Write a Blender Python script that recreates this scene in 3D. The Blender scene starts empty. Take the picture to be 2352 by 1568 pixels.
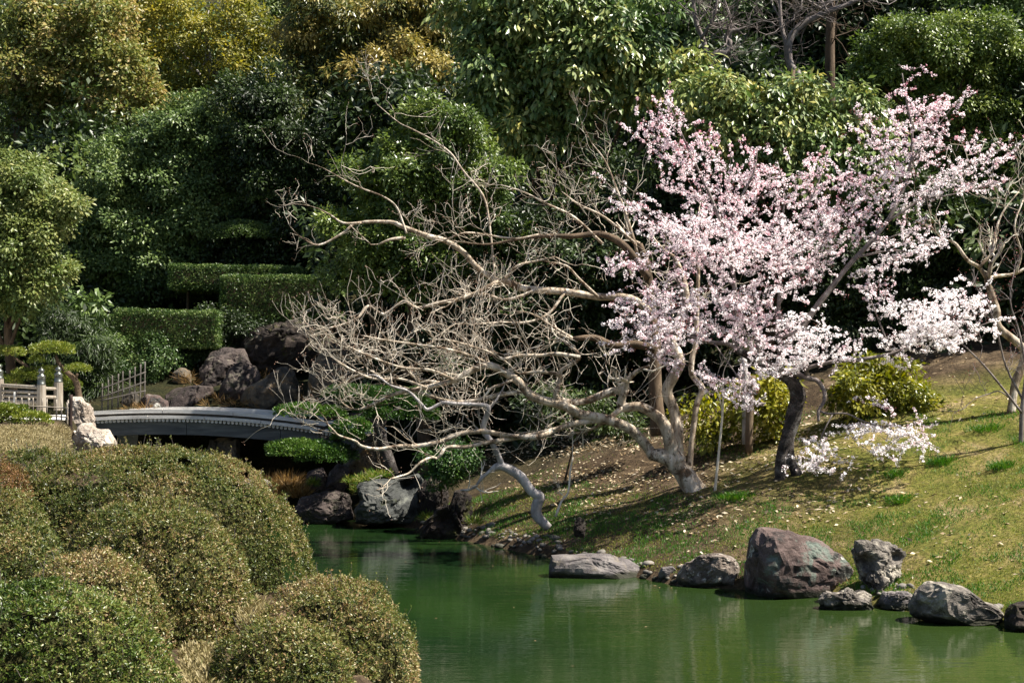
import bpy, bmesh, math, random
import numpy as np
from mathutils import Vector

random.seed(7)
R = np.random.default_rng(11)
C = bpy.context.scene.collection
SC = bpy.context.scene

# ------------------------------------------------------------------ camera, world, sun, exposure
F = 50.0 / 36.0 * 2352.0          # focal length in pixels of a 2352 wide picture
EYE = 3.0                         # metres above the water
HZ = 880.0                        # row of the horizon
cam = bpy.data.cameras.new('camera')
cam.lens = 50.0; cam.sensor_width = 36.0; cam.sensor_fit = 'HORIZONTAL'
cam.shift_y = (HZ - 784.0) / 2352.0
cam.clip_end = 500.0; cam.clip_start = 0.1
co = bpy.data.objects.new('camera', cam); C.objects.link(co)
co.location = (0, 0, EYE); co.rotation_euler = (math.pi / 2, 0, 0)
SC.camera = co

SUN_AZ = math.radians(100.0)      # clockwise from +Y: the light comes from the right, a touch from the camera's side
SUN_EL = math.radians(57.0)
world = bpy.data.worlds.new('World'); SC.world = world; world.use_nodes = True
wn = world.node_tree.nodes; wl = world.node_tree.links
sky = wn.new('ShaderNodeTexSky'); sky.sky_type = 'NISHITA'; sky.sun_disc = False
sky.sun_elevation = SUN_EL; sky.sun_rotation = SUN_AZ
wl.new(sky.outputs[0], wn['Background'].inputs['Color'])
wn['Background'].inputs['Strength'].default_value = 0.05
sun = bpy.data.lights.new('sun', 'SUN'); sun.energy = 5.0; sun.angle = math.radians(0.5); sun.color = (1.0, 0.94, 0.83)
so = bpy.data.objects.new('sun', sun); C.objects.link(so)
SV = Vector((math.cos(SUN_EL) * math.sin(SUN_AZ), math.cos(SUN_EL) * math.cos(SUN_AZ), math.sin(SUN_EL)))
so.rotation_euler = SV.to_track_quat('Z', 'Y').to_euler(); so.location = SV * 80
SC.view_settings.view_transform = 'Standard'; SC.view_settings.look = 'None'
SC.view_settings.exposure = 1.35; SC.view_settings.gamma = 1.0; SC.view_settings.use_curve_mapping = False
SC.cycles.max_bounces = 6; SC.cycles.diffuse_bounces = 3; SC.cycles.glossy_bounces = 3
SC.cycles.transmission_bounces = 4; SC.cycles.transparent_max_bounces = 4

# ------------------------------------------------------------------ helpers
def at(u, v, D):
    """Point seen at column u, row v of the 2352 wide photograph, D metres away."""
    return np.array([(u - 1176.0) * D / F, D, EYE - (v - HZ) * D / F])

def nrm(a):
    return a / np.maximum(np.linalg.norm(a, axis=-1, keepdims=True), 1e-9)

def sstep(a, b, x):
    t = np.clip((x - a) / (b - a), 0, 1); return t * t * (3 - 2 * t)

def _hash(ix, iy, iz):
    h = (ix * 374761393 + iy * 668265263 + iz * 2147483647 + 1274126177) & 0xFFFFFFFF
    h = ((h ^ (h >> 13)) * 1274126177) & 0xFFFFFFFF
    h = ((h ^ (h >> 16)) * 2246822519) & 0xFFFFFFFF
    return ((h ^ (h >> 15)) & 0xFFFFFF) / 0xFFFFFF

def vnoise(p):
    p = np.asarray(p, float); i = np.floor(p).astype(np.int64); f = p - i; f = f * f * (3 - 2 * f)
    out = 0
    for dx in (0, 1):
        for dy in (0, 1):
            for dz in (0, 1):
                w = (f[..., 0] if dx else 1 - f[..., 0]) * (f[..., 1] if dy else 1 - f[..., 1]) * (f[..., 2] if dz else 1 - f[..., 2])
                out = out + w * _hash(i[..., 0] + dx, i[..., 1] + dy, i[..., 2] + dz)
    return out

def fbm(p, o=4):
    p = np.asarray(p, float); s = 0; a = .5; t = 0
    for k in range(o):
        s = s + a * vnoise(p + 17.3 * k); t += a; p = p * 2.03; a *= .5
    return s / t

def tag(o, label=None, cat=None, group=None, kind=None):
    if label: o['label'] = label
    if cat: o['category'] = cat
    if group: o['group'] = group
    if kind: o['kind'] = kind
    return o

def empty(name, loc, label=None, cat=None, group=None):
    o = bpy.data.objects.new(name, None); C.objects.link(o); o.location = [float(c) for c in loc]
    o.empty_display_size = .2
    return tag(o, label, cat, group)

def mesh_np(name, V, faces, mat, parent=None, smooth=False, tint=None, loop_start=None, kind=None, origin=None):
    """V (n,3); faces: (m,k) int array, all the same k, or a flat loop list with loop_start."""
    V = np.asarray(V, np.float32)
    if parent is not None: org = np.array(parent.matrix_world.translation if False else _wloc(parent), np.float32)
    elif origin is not None: org = np.asarray(origin, np.float32)
    else: org = np.zeros(3, np.float32)
    V = V - org
    me = bpy.data.meshes.new(name)
    me.vertices.add(len(V)); me.vertices.foreach_set('co', V.ravel())
    if loop_start is None:
        faces = np.asarray(faces, np.int32); m, k = faces.shape
        ls = np.arange(0, m * k, k, dtype=np.int32); fl = faces.ravel()
    else:
        ls = np.asarray(loop_start, np.int32); fl = np.asarray(faces, np.int32); m = len(ls)
    me.loops.add(len(fl)); me.loops.foreach_set('vertex_index', fl)
    me.polygons.add(m); me.polygons.foreach_set('loop_start', ls)
    if tint is not None:
        a = me.attributes.new('tint', 'FLOAT', 'FACE'); a.data.foreach_set('value', np.asarray(tint, np.float32))
    me.update(calc_edges=True)
    me.polygons.foreach_set('use_smooth', np.full(m, bool(smooth)))
    me.materials.append(mat)
    o = bpy.data.objects.new(name, me); C.objects.link(o)
    if parent is not None: o.parent = parent
    elif origin is not None: o.location = [float(c) for c in origin]
    if kind: o['kind'] = kind
    return o

def _wloc(o):
    p = np.zeros(3)
    while o is not None:
        p += np.array(o.location); o = o.parent
    return p

# ---- tubes: many polylines with radii in one mesh
class Tubes:
    def __init__(self): self.items = {}
    def add(self, pts, rad, sides=5):
        pts = np.asarray(pts, float); self.items.setdefault((len(pts), sides), []).append((pts, np.asarray(rad, float)))
    def arrays(self):
        VV, FF, off = [], [], 0
        for (n, s), L in self.items.items():
            P = np.array([a for a, _ in L]); Rr = np.array([b for _, b in L]); K = len(L)
            T = np.zeros_like(P); T[:, 1:-1] = P[:, 2:] - P[:, :-2]; T[:, 0] = P[:, 1] - P[:, 0]; T[:, -1] = P[:, -1] - P[:, -2]
            T = nrm(T)
            mean = nrm(P[:, -1] - P[:, 0] + 1e-6)
            ref = np.where(np.abs(mean[:, 1:2]) < .8, np.array([[0, 1., 0]]), np.array([[1., 0, 0]]))[:, None, :]
            A = nrm(np.cross(T, np.broadcast_to(ref, T.shape))); B = np.cross(T, A)
            ang = np.arange(s) * 2 * math.pi / s
            V = P[:, :, None, :] + Rr[:, :, None, None] * (np.cos(ang)[None, None, :, None] * A[:, :, None, :] + np.sin(ang)[None, None, :, None] * B[:, :, None, :])
            VV.append(V.reshape(-1, 3))
            i = np.arange(n - 1)[:, None] * s; j = np.arange(s)[None, :]; j2 = (j + 1) % s
            q = np.stack([i + j, i + j2, i + s + j2, i + s + j], -1).reshape(-1, 4)
            q = (q[None] + (np.arange(K) * n * s)[:, None, None]).reshape(-1, 4) + off
            FF.append(q)
            # end caps as quads/tri fans folded in quads: a cap vertex is not needed, close with degenerate-free fan
            off += K * n * s
        return np.concatenate(VV), np.concatenate(FF)
    def build(self, name, mat, parent=None, smooth=True, **k):
        V, Q = self.arrays(); return mesh_np(name, V, Q, mat, parent, smooth=smooth, **k)

def smooth_poly(pts, m=4, jit=0.0):
    P = np.asarray(pts, float); n = len(P)
    if n < 3: 
        t = np.linspace(0, 1, m * 2)[:, None]; return P[0] * (1 - t) + P[-1] * t
    Q = np.vstack([2 * P[0] - P[1], P, 2 * P[-1] - P[-2]]); out = []
    for i in range(1, n):
        p0, p1, p2, p3 = Q[i - 1], Q[i], Q[i + 1], Q[i + 2]
        for k in range(m):
            t = k / m
            out.append(.5 * ((2 * p1) + (-p0 + p2) * t + (2 * p0 - 5 * p1 + 4 * p2 - p3) * t * t + (-p0 + 3 * p1 - 3 * p2 + p3) * t ** 3))
    out.append(P[-1]); out = np.array(out)
    if jit: out[1:-1] += R.normal(0, jit, out[1:-1].shape)
    return out

def capped_tube(name, pts, rad, mat, parent=None, sides=8, rough=0.0, m=4, **k):
    """one limb or trunk: smoothed tube with uneven girth and a closed end"""
    P = smooth_poly(pts, m); n = len(P)
    rr = np.interp(np.linspace(0, 1, n), np.linspace(0, 1, len(rad)), rad)
    if rough:
        s = R.random() * 50
        rr = rr * (1 + rough * 2 * (fbm(np.c_[P * 6 + s], 3) - .5))
    T = Tubes(); T.add(P, rr, sides); V, Q = T.arrays()
    if rough:
        c = np.repeat(P, sides, 0); d = V - c
        V = c + d * (1 + rough * 2.2 * (fbm(V * np.array([9, 9, 4.]) + 3, 3) - .5))[:, None]
    e = (n - 1) * sides
    fl = list(Q.ravel()); ls = list(range(0, len(Q) * 4, 4))
    ls.append(len(fl)); fl += [e + j for j in range(sides)]
    ls.append(len(fl)); fl += [j for j in range(sides - 1, -1, -1)]
    return mesh_np(name, V, fl, mat, parent, smooth=True, loop_start=ls, **k)

# ---- leaves
def leaf_mesh(name, pos, axis, normal, L, W, tint, mat, parent=None, kind='stuff', fold=.12, **k):
    n = len(pos); axis = nrm(axis); side = nrm(np.cross(axis, normal)); up = np.cross(side, axis)
    L = np.broadcast_to(L, n)[:, None]; W = np.broadcast_to(W, n)[:, None]
    V = np.empty((n, 4, 3), np.float32)
    V[:, 0] = pos; V[:, 2] = pos + axis * L
    mid = pos + axis * L * .5 + up * W * fold * -1
    V[:, 1] = mid + side * W * .5 + up * W * fold * 2; V[:, 3] = mid - side * W * .5 + up * W * fold * 2
    Fc = np.arange(n * 4, dtype=np.int32).reshape(n, 4)
    return mesh_np(name, V.reshape(-1, 3), Fc, mat, parent, tint=tint, kind=kind, **k)

def rdir(n):
    return nrm(R.normal(size=(n, 3)))

def lobe(u, v, ru, rv, D, t=0.5, rd=None):
    c = at(u, v, D); s = D / F
    return (c, np.array([ru * s, (rd if rd else (ru + rv) * .5 * s * .9), rv * s]), t)

def crown_leaves(lobes, Lf=.12, Wf=.055, cover=2.2, clump=.30, per=16, gap=.42, droop=.25, spread=.16, back=.3, inner=.12, puff=.40, flat=.72):
    """leaf positions for a crown made of lobes: every lobe carries puffs (leafy branch ends, fuller above than below),
    every puff carries clumps of leaves that fan out from the twig tips"""
    PP, AX, NN, TT, SZ = [], [], [], [], []
    Cs = np.array([l[0] for l in lobes]); Rs = np.array([l[1] for l in lobes])
    for li, (c, r, t) in enumerate(lobes):
        rm = r.mean(); pr0 = min(max(puff * rm, .26), .85)
        npf = int(max(7, 5.2 * (rm / pr0) ** 2 * .62)); d = rdir(npf * 3)
        d = d[(d[:, 1] < .3) | (R.random(len(d)) < back)][:npf]
        pc = c + d * r * np.clip(R.normal(.84, .22, len(d)), .4, 1.35)[:, None]
        keep = np.ones(len(pc), bool)
        for lj in range(len(lobes)):
            if lj != li:
                q = ((pc - Cs[lj]) / Rs[lj]); keep &= (q * q).sum(1) > .45
        pc, d = pc[keep], d[keep]
        if len(pc) == 0: continue
        prad = pr0 * np.clip(R.lognormal(-.08, .36, len(pc)), .42, 1.7); pt = t + R.normal(0, .13, len(pc))
        nl = (2.6 * math.pi * prad ** 2 * cover * .42 / (Lf * Wf * .5 * per)).astype(int) + 2
        idx = np.repeat(np.arange(len(pc)), nl); n = len(idx)
        e = nrm(R.normal(size=(n, 3)) + d[idx] * .55 + np.array([0, -.15, .62]))
        rad = prad[idx] * (1.06 - R.random(n) ** 1.5 * .5) * (1 + .9 * (fbm(e * 1.9 + idx[:, None] * 3.3, 2) - .5))
        p = pc[idx] + e * rad[:, None] * np.array([1.12, 1.12, flat])
        out = nrm(e + d[idx] * .4)
        ct = pt[idx] + R.normal(0, .08, n) + (e[:, 2] * .0)
        off = R.normal(0, 1, (n, per, 3)) * clump * .42
        oo = (off * out[:, None]).sum(-1, keepdims=True) * out[:, None]; off = off - oo * .45
        pos = p[:, None] + off
        ax = nrm(off / clump + out[:, None] * .5 + R.normal(0, .5, off.shape) + np.array([0, 0, -droop * 2]))
        nn = nrm(out[:, None] * .8 + np.array([.12, -.18, .62]) + R.normal(0, .42, off.shape))
        tt = ct[:, None] + R.normal(0, spread, (n, per))
        PP.append(pos.reshape(-1, 3)); AX.append(ax.reshape(-1, 3)); NN.append(nn.reshape(-1, 3)); TT.append(tt.ravel())
        SZ.append(np.clip(R.normal(1, .2, n * per), .55, 1.5))
        ni = int(n * per * inner)             # coarse leaves further in, so that one does not look through the crown
        if ni:
            di = rdir(ni); pi = c + di * r * (R.random((ni, 1)) ** .5 * .75)
            PP.append(pi); AX.append(rdir(ni)); NN.append(nrm(R.normal(0, .6, (ni, 3)) + np.array([0, -.4, .6]))); TT.append(t + R.normal(0, .12, ni)); SZ.append(np.full(ni, 2.0))
    P = np.concatenate(PP); A = np.concatenate(AX); N = np.concatenate(NN); T = np.clip(np.concatenate(TT), 0, 1); S = np.concatenate(SZ)
    return P, A, N, Lf * S, Wf * S, T

# ------------------------------------------------------------------ materials
def new_mat(name):
    m = bpy.data.materials.new(name); m.use_nodes = True
    nt = m.node_tree; return m, nt.nodes, nt.links, nt.nodes['Principled BSDF']

def ramp(nodes, stops):
    r = nodes.new('ShaderNodeValToRGB'); e = r.color_ramp.elements
    e[0].position, e[0].color = stops[0][0], (*stops[0][1], 1); e[1].position, e[1].color = stops[-1][0], (*stops[-1][1], 1)
    for p, c in stops[1:-1]:
        x = e.new(p); x.color = (*c, 1)
    return r

def leaf_mat(name, cols, rough=.4, trans=.25, spec=.36, gain=1.0):
    m, n, l, b = new_mat(name)
    a = n.new('ShaderNodeAttribute'); a.attribute_name = 'tint'
    r = ramp(n, [(i / (len(cols) - 1), tuple(min(.9, q * gain) for q in c)) for i, c in enumerate(cols)])
    l.new(a.outputs['Fac'], r.inputs[0]); l.new(r.outputs[0], b.inputs['Base Color'])
    b.inputs['Roughness'].default_value = rough; b.inputs['Specular IOR Level'].default_value = spec
    t = n.new('ShaderNodeBsdfTranslucent'); hs = n.new('ShaderNodeHueSaturation'); hs.inputs['Value'].default_value = 1.5; hs.inputs['Saturation'].default_value = 1.1
    l.new(r.outputs[0], hs.inputs['Color']); l.new(hs.outputs[0], t.inputs['Color'])
    mx = n.new('ShaderNodeMixShader'); mx.inputs[0].default_value = trans
    l.new(b.outputs[0], mx.inputs[1]); l.new(t.outputs[0], mx.inputs[2]); l.new(mx.outputs[0], n['Material Output'].inputs['Surface'])
    return m

def noise(n, l, scale, detail=6, rough=.6, coord=None, dist=0.0, mapscale=None):
    t = n.new('ShaderNodeTexNoise'); t.inputs['Scale'].default_value = scale; t.inputs['Detail'].default_value = detail
    t.inputs['Roughness'].default_value = rough; t.inputs['Distortion'].default_value = dist
    g = n.new('ShaderNodeNewGeometry') if coord is None else coord
    src = g.outputs['Position'] if coord is None else g
    if mapscale is not None:
        mp = n.new('ShaderNodeMapping'); mp.inputs['Scale'].default_value = mapscale; l.new(src, mp.inputs['Vector']); src = mp.outputs[0]
    l.new(src, t.inputs['Vector']); return t

def bump(n, l, b, height, strength=.5, dist=.02):
    bp = n.new('ShaderNodeBump'); bp.inputs['Strength'].default_value = strength; bp.inputs['Distance'].default_value = dist
    l.new(height, bp.inputs['Height']); l.new(bp.outputs[0], b.inputs['Normal']); return bp

def surf_mat(name, stops, scale=3., rough=.9, bscale=20., bstr=.6, bdist=.02, mapscale=None, patch=None, spec=.3, dist=.4, wet=False):
    """noise coloured rough surface; patch = (colour, scale, low, high) lays stains or lichen of another colour"""
    m, n, l, b = new_mat(name)
    t = noise(n, l, scale, 8, .65, mapscale=mapscale, dist=dist)
    r = ramp(n, stops); l.new(t.outputs['Fac'], r.inputs[0]); col = r.outputs[0]
    for (pc, ps, lo, hi) in (patch or []):
        pn = noise(n, l, ps, 9, .7, dist=.6); pr = ramp(n, [(lo, (0, 0, 0)), (hi, (1, 1, 1))]); l.new(pn.outputs['Fac'], pr.inputs[0])
        mx = n.new('ShaderNodeMix'); mx.data_type = 'RGBA'; l.new(pr.outputs[0], mx.inputs['Factor']); l.new(col, mx.inputs['A']); mx.inputs['B'].default_value = (*pc, 1)
        col = mx.outputs['Result']
    if wet:                        # dark algae line just above the water
        g = n.new('ShaderNodeNewGeometry'); sp = n.new('ShaderNodeSeparateXYZ'); l.new(g.outputs['Position'], sp.inputs[0])
        wn_ = noise(n, l, 5, 5, .6); ad = n.new('ShaderNodeMath'); ad.operation = 'MULTIPLY_ADD'; l.new(wn_.outputs['Fac'], ad.inputs[0]); ad.inputs[1].default_value = -.16; l.new(sp.outputs['Z'], ad.inputs[2])
        mr = n.new('ShaderNodeMapRange'); mr.inputs['From Min'].default_value = -.02; mr.inputs['From Max'].default_value = .03; l.new(ad.outputs[0], mr.inputs['Value'])
        mx = n.new('ShaderNodeMix'); mx.data_type = 'RGBA'; l.new(mr.outputs[0], mx.inputs['Factor']); mx.inputs['A'].default_value = (.022, .022, .012, 1); l.new(col, mx.inputs['B']); col = mx.outputs['Result']
    l.new(col, b.inputs['Base Color']); b.inputs['Roughness'].default_value = rough; b.inputs['Specular IOR Level'].default_value = spec
    bn = noise(n, l, bscale, 8, .7, mapscale=mapscale); bump(n, l, b, bn.outputs['Fac'], bstr, bdist)
    return m

M = {}
M['glossy'] = leaf_mat('glossy broad leaves', [(.035, .065, .02), (.07, .115, .03), (.125, .165, .05), (.22, .235, .075), (.36, .32, .09)], .36, .2, .45, gain=1.35)
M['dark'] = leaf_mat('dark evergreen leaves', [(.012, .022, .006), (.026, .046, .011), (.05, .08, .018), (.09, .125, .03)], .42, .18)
M['bluegreen'] = leaf_mat('deep green leaves', [(.026, .046, .013), (.055, .086, .024), (.095, .132, .038), (.16, .19, .06)], .42, .2, gain=1.6)
M['olive'] = leaf_mat('olive leaves', [(.05, .08, .02), (.095, .13, .034), (.15, .175, .052), (.23, .225, .075)], .42, .28, gain=1.3)
M['autumn'] = leaf_mat('russet and olive leaves', [(.025, .038, .010), (.07, .095, .022), (.13, .15, .036), (.19, .17, .048), (.30, .22, .09)], .40, .3, gain=1.3)
M['yellow'] = leaf_mat('yellow green leaves', [(.07, .085, .014), (.15, .15, .024), (.25, .22, .035), (.32, .25, .05)], .45, .35, gain=1.3)
M['orange'] = leaf_mat('green leaves with golden tips', [(.012, .026, .008), (.032, .05, .012), (.09, .095, .022), (.20, .165, .04), (.33, .26, .09)], .34, .25, gain=1.3)
M['fresh'] = leaf_mat('fresh small leaves', [(.03, .055, .012), (.065, .10, .02), (.12, .16, .03), (.22, .25, .07)], .34, .22, gain=1.3)
M['lime'] = leaf_mat('yellow green shrub leaves', [(.05, .075, .01), (.14, .155, .018), (.27, .26, .025), (.42, .37, .05)], .34, .3)
M['pine'] = leaf_mat('clipped pine foliage', [(.018, .05, .010), (.04, .095, .016), (.08, .15, .022), (.17, .24, .05)], .38, .2)
M['niwaki'] = leaf_mat('sunny clipped foliage', [(.05, .09, .015), (.11, .15, .02), (.19, .22, .03), (.32, .31, .08)], .4, .25)
M['hedge'] = leaf_mat('clipped hedge leaves', [(.020, .040, .011), (.042, .074, .018), (.085, .125, .034), (.19, .22, .08)], .38, .2, gain=1.6)
M['azalea'] = leaf_mat('azalea leaves', [(.035, .055, .012), (.075, .095, .02), (.125, .135, .034), (.19, .165, .06), (.21, .12, .06), (.36, .31, .17)], .38, .25, .42, gain=1.25)
M['azaleagreen'] = leaf_mat('greener azalea leaves', [(.03, .055, .010), (.065, .10, .016), (.115, .15, .03), (.18, .15, .05), (.34, .32, .15)], .38, .25, .42, gain=1.25)
M['azaleared'] = leaf_mat('reddish azalea leaves', [(.06, .065, .018), (.13, .11, .03), (.19, .10, .045), (.26, .15, .07)], .36, .2)
M['petal'] = leaf_mat('cherry petals', [(.42, .14, .19), (.68, .43, .49), (.85, .71, .75), (.89, .82, .84), (.90, .87, .88)], .6, .42, .2)
M['grassleaf'] = leaf_mat('grass blades', [(.04, .13, .012), (.08, .18, .02), (.17, .20, .03), (.26, .23, .055), (.36, .29, .12)], .5, .3)
M['rushes'] = leaf_mat('dry tan rushes', [(.10, .055, .015), (.22, .13, .045), (.33, .22, .09), (.43, .33, .17)], .6, .3)
M['litter'] = leaf_mat('fallen leaves', [(.13, .075, .035), (.28, .19, .10), (.44, .35, .22), (.56, .48, .35), (.62, .55, .43)], .55, .1)
M['straw'] = leaf_mat('dry straw turf blades', [(.13, .13, .04), (.27, .22, .10), (.38, .32, .18)], .6, .2)
M['tip'] = leaf_mat('brown twig tips', [(.22, .12, .08), (.34, .22, .16)], .6, .1)
M['bud'] = leaf_mat('red buds', [(.24, .05, .05), (.36, .12, .11)], .5, .1)

M['bare_bark'] = surf_mat('smooth pale peeling bark', [(.34, (.12, .08, .05)), (.44, (.31, .24, .17)), (.53, (.50, .42, .33)), (.63, (.68, .61, .52))], 4.5, .75, 24, .9, .025, (1, 1, .35), patch=[((.11, .07, .042), 4.5, .52, .60), ((.05, .035, .025), 9, .59, .65)])
M['twig_bark'] = surf_mat('pale twigs', [(.3, (.52, .44, .34)), (.7, (.78, .71, .60))], 6, .8, 40, .2, .003)
M['grey_bark'] = surf_mat('weathered grey bark', [(.3, (.12, .11, .105)), (.5, (.34, .31, .30)), (.66, (.55, .52, .52))], 5, .8, 26, .6, .012, (1, 1, .4))
M['brown_bark'] = surf_mat('brown forest bark', [(.3, (.04, .028, .018)), (.55, (.11, .075, .048)), (.75, (.20, .15, .10))], 4, .9, 22, .8, .02, (1, 1, .3))
M['dark_bark'] = surf_mat('dark cherry bark', [(.3, (.016, .013, .012)), (.5, (.05, .04, .036)), (.68, (.14, .12, .11))], 6, .85, 20, 1.2, .04, (1, 1, 1.6), patch=[((.20, .19, .18), 5, .54, .66)])
M['cherry_limb'] = surf_mat('grey brown cherry limbs', [(.3, (.08, .06, .055)), (.55, (.18, .15, .14)), (.75, (.32, .29, .28))], 7, .75, 30, .5, .01)
M['purple'] = surf_mat('purple brown boulder', [(.34, (.032, .021, .019)), (.47, (.085, .057, .050)), (.60, (.135, .094, .085)), (.7, (.18, .135, .122))], 2.2, .8, 11, 1.0, .05, patch=[((.13, .155, .13), 1.5, .535, .60), ((.025, .025, .023), 2.6, .55, .61), ((.42, .41, .37), 3.0, .60, .64), ((.22, .18, .165), 30, .60, .67)], wet=True)
M['greyrock'] = surf_mat('grey lichened rock', [(.34, (0.036, 0.030, 0.026)), (.48, (0.133, 0.116, 0.101)), (.62, (0.244, 0.212, 0.180))], 3.2, .85, 10, 1.0, .06, patch=[((0.361, 0.325, 0.264), 3.2, .53, .60), ((0.020, 0.017, 0.014), 2.3, .56, .63), ((0.433, 0.381, 0.315), 26, .60, .66)], wet=True)
M['mottled'] = surf_mat('mottled brown grey rock', [(.34, (0.053, 0.040, 0.033)), (.48, (0.133, 0.104, 0.087)), (.62, (0.212, 0.175, 0.146))], 3, .85, 14, .9, .04, patch=[((0.442, 0.400, 0.348), 13, .56, .62), ((0.495, 0.458, 0.395), 3.0, .60, .64), ((0.031, 0.025, 0.022), 2.8, .57, .64)], wet=True)
M['slate'] = surf_mat('smooth slate grey rock', [(.34, (0.057, 0.050, 0.049)), (.5, (0.122, 0.107, 0.105)), (.64, (0.187, 0.168, 0.156))], 2.6, .75, 16, .7, .03, patch=[((0.162, 0.138, 0.109), 5, .54, .62), ((0.324, 0.298, 0.276), 24, .61, .67)], wet=True)
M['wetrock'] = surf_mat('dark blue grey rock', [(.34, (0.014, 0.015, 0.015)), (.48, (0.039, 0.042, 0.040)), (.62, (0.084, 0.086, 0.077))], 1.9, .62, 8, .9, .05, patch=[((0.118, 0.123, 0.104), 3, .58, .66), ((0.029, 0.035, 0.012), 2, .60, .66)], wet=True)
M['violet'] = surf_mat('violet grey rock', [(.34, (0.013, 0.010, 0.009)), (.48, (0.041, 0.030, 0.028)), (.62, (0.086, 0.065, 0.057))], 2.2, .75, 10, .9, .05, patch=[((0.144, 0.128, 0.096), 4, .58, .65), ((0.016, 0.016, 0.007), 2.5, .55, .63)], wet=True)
M['tanrock'] = surf_mat('tan and grey rock', [(.34, (0.034, 0.029, 0.024)), (.48, (0.082, 0.071, 0.057)), (.62, (0.150, 0.116, 0.077))], 1.9, .85, 8, .9, .05, patch=[((0.165, 0.106, 0.050), 1.8, .54, .62), ((0.022, 0.021, 0.019), 3, .57, .62)])
M['whiterock'] = surf_mat('pale sunny limestone', [(.34, (0.187, 0.146, 0.113)), (.48, (0.374, 0.313, 0.259)), (.62, (0.543, 0.481, 0.410))], 2.8, .9, 10, 1.0, .06, patch=[((0.112, 0.088, 0.067), 3, .56, .62)])
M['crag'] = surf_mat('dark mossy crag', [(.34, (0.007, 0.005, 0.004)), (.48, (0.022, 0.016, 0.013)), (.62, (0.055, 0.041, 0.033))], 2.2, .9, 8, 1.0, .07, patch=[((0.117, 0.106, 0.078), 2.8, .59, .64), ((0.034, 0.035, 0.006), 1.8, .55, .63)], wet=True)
M['pebble'] = surf_mat('grey pebbles', [(.3, (0.070, 0.065, 0.056)), (.5, (0.156, 0.140, 0.122)), (.7, (0.281, 0.250, 0.216))], 2.3, .75, 30, .4, .01, wet=True)
M['greywood'] = surf_mat('weathered silver wood', [(.3, (.36, .34, .32)), (.5, (.56, .54, .51)), (.7, (.74, .72, .69))], 3, .8, 30, .4, .01, (.5, 1, 6))
M['postwood'] = surf_mat('pale post wood', [(.3, (0.150, 0.112, 0.079)), (.5, (0.252, 0.217, 0.173)), (.7, (0.320, 0.294, 0.259))], 3, .8, 30, .4, .01, (6, 6, .6))
M['fascia'] = surf_mat('dark stained fascia', [(.3, (0.040, 0.044, 0.048)), (.5, (0.086, 0.091, 0.092)), (.7, (0.172, 0.173, 0.166))], 2, .7, 18, .4, .01, (.4, 1, 3))
M['bamboo'] = surf_mat('weathered bamboo', [(.3, (.16, .13, .10)), (.6, (.32, .28, .23)), (.8, (.44, .40, .34))], 5, .7, 30, .3, .005)
M['oldpole'] = surf_mat('old dark poles', [(.3, (.06, .052, .045)), (.7, (.15, .135, .12))], 5, .8, 30, .3, .005)
M['rust'] = surf_mat('rusty dark post', [(.3, (.012, .008, .007)), (.7, (.05, .025, .018))], 6, .7, 30, .4, .005)
m, n, l, b = new_mat('patinated bronze')
t = noise(n, l, 9); r = ramp(n, [(.3, (.08, .085, .075)), (.7, (.19, .20, .18))]); l.new(t.outputs['Fac'], r.inputs[0]); l.new(r.outputs[0], b.inputs['Base Color'])
b.inputs['Metallic'].default_value = .75; b.inputs['Roughness'].default_value = .38; M['bronze'] = m

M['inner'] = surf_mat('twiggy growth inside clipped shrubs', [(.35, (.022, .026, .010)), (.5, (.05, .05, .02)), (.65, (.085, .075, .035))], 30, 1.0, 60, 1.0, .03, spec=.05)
# ground: bare earth, leaf mould, moss and dry turf; turf takes over on the open right half of the bank
m, n, l, b = new_mat('garden ground')
def mixc(A, B, fac, blend='MIX'):
    x = n.new('ShaderNodeMix'); x.data_type = 'RGBA'; x.blend_type = blend
    for sock, val in ((x.inputs['A'], A), (x.inputs['B'], B), (x.inputs['Factor'], fac)):
        if hasattr(val, 'is_linked') or hasattr(val, 'links'): l.new(val, sock)
        else: sock.default_value = val
    return x.outputs['Result']
t1 = noise(n, l, 1.1, 8, .7, dist=.6)
earth = ramp(n, [(.32, (.030, .020, .012)), (.46, (.075, .052, .032)), (.56, (.125, .09, .057)), (.68, (.25, .19, .12))]); l.new(t1.outputs['Fac'], earth.inputs[0])
turf = ramp(n, [(.34, (.085, .105, .018)), (.46, (.15, .155, .032)), (.55, (.22, .19, .06)), (.66, (.32, .255, .13))]); l.new(t1.outputs['Fac'], turf.inputs[0])
geo = n.new('ShaderNodeNewGeometry'); sx = n.new('ShaderNodeSeparateXYZ'); l.new(geo.outputs['Position'], sx.inputs[0])
t4 = noise(n, l, .5, 4, .6); ma = n.new('ShaderNodeMath'); ma.operation = 'MULTIPLY_ADD'; l.new(t4.outputs['Fac'], ma.inputs[0]); ma.inputs[1].default_value = 5.0; l.new(sx.outputs['X'], ma.inputs[2])
mr = n.new('ShaderNodeMapRange'); mr.inputs['From Min'].default_value = 5.6; mr.inputs['From Max'].default_value = 8.4; l.new(ma.outputs[0], mr.inputs['Value'])
my = n.new('ShaderNodeMapRange'); my.inputs['From Min'].default_value = 27.5; my.inputs['From Max'].default_value = 26.3; l.new(sx.outputs['Y'], my.inputs['Value'])
mm = n.new('ShaderNodeMath'); mm.operation = 'MULTIPLY'; l.new(mr.outputs[0], mm.inputs[0]); l.new(my.outputs[0], mm.inputs[1])
base = mixc(earth.outputs[0], turf.outputs[0], mm.outputs[0])
mf = n.new('ShaderNodeMapRange'); mf.inputs['From Min'].default_value = 29.5; mf.inputs['From Max'].default_value = 32; l.new(sx.outputs['Y'], mf.inputs['Value'])
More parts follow.
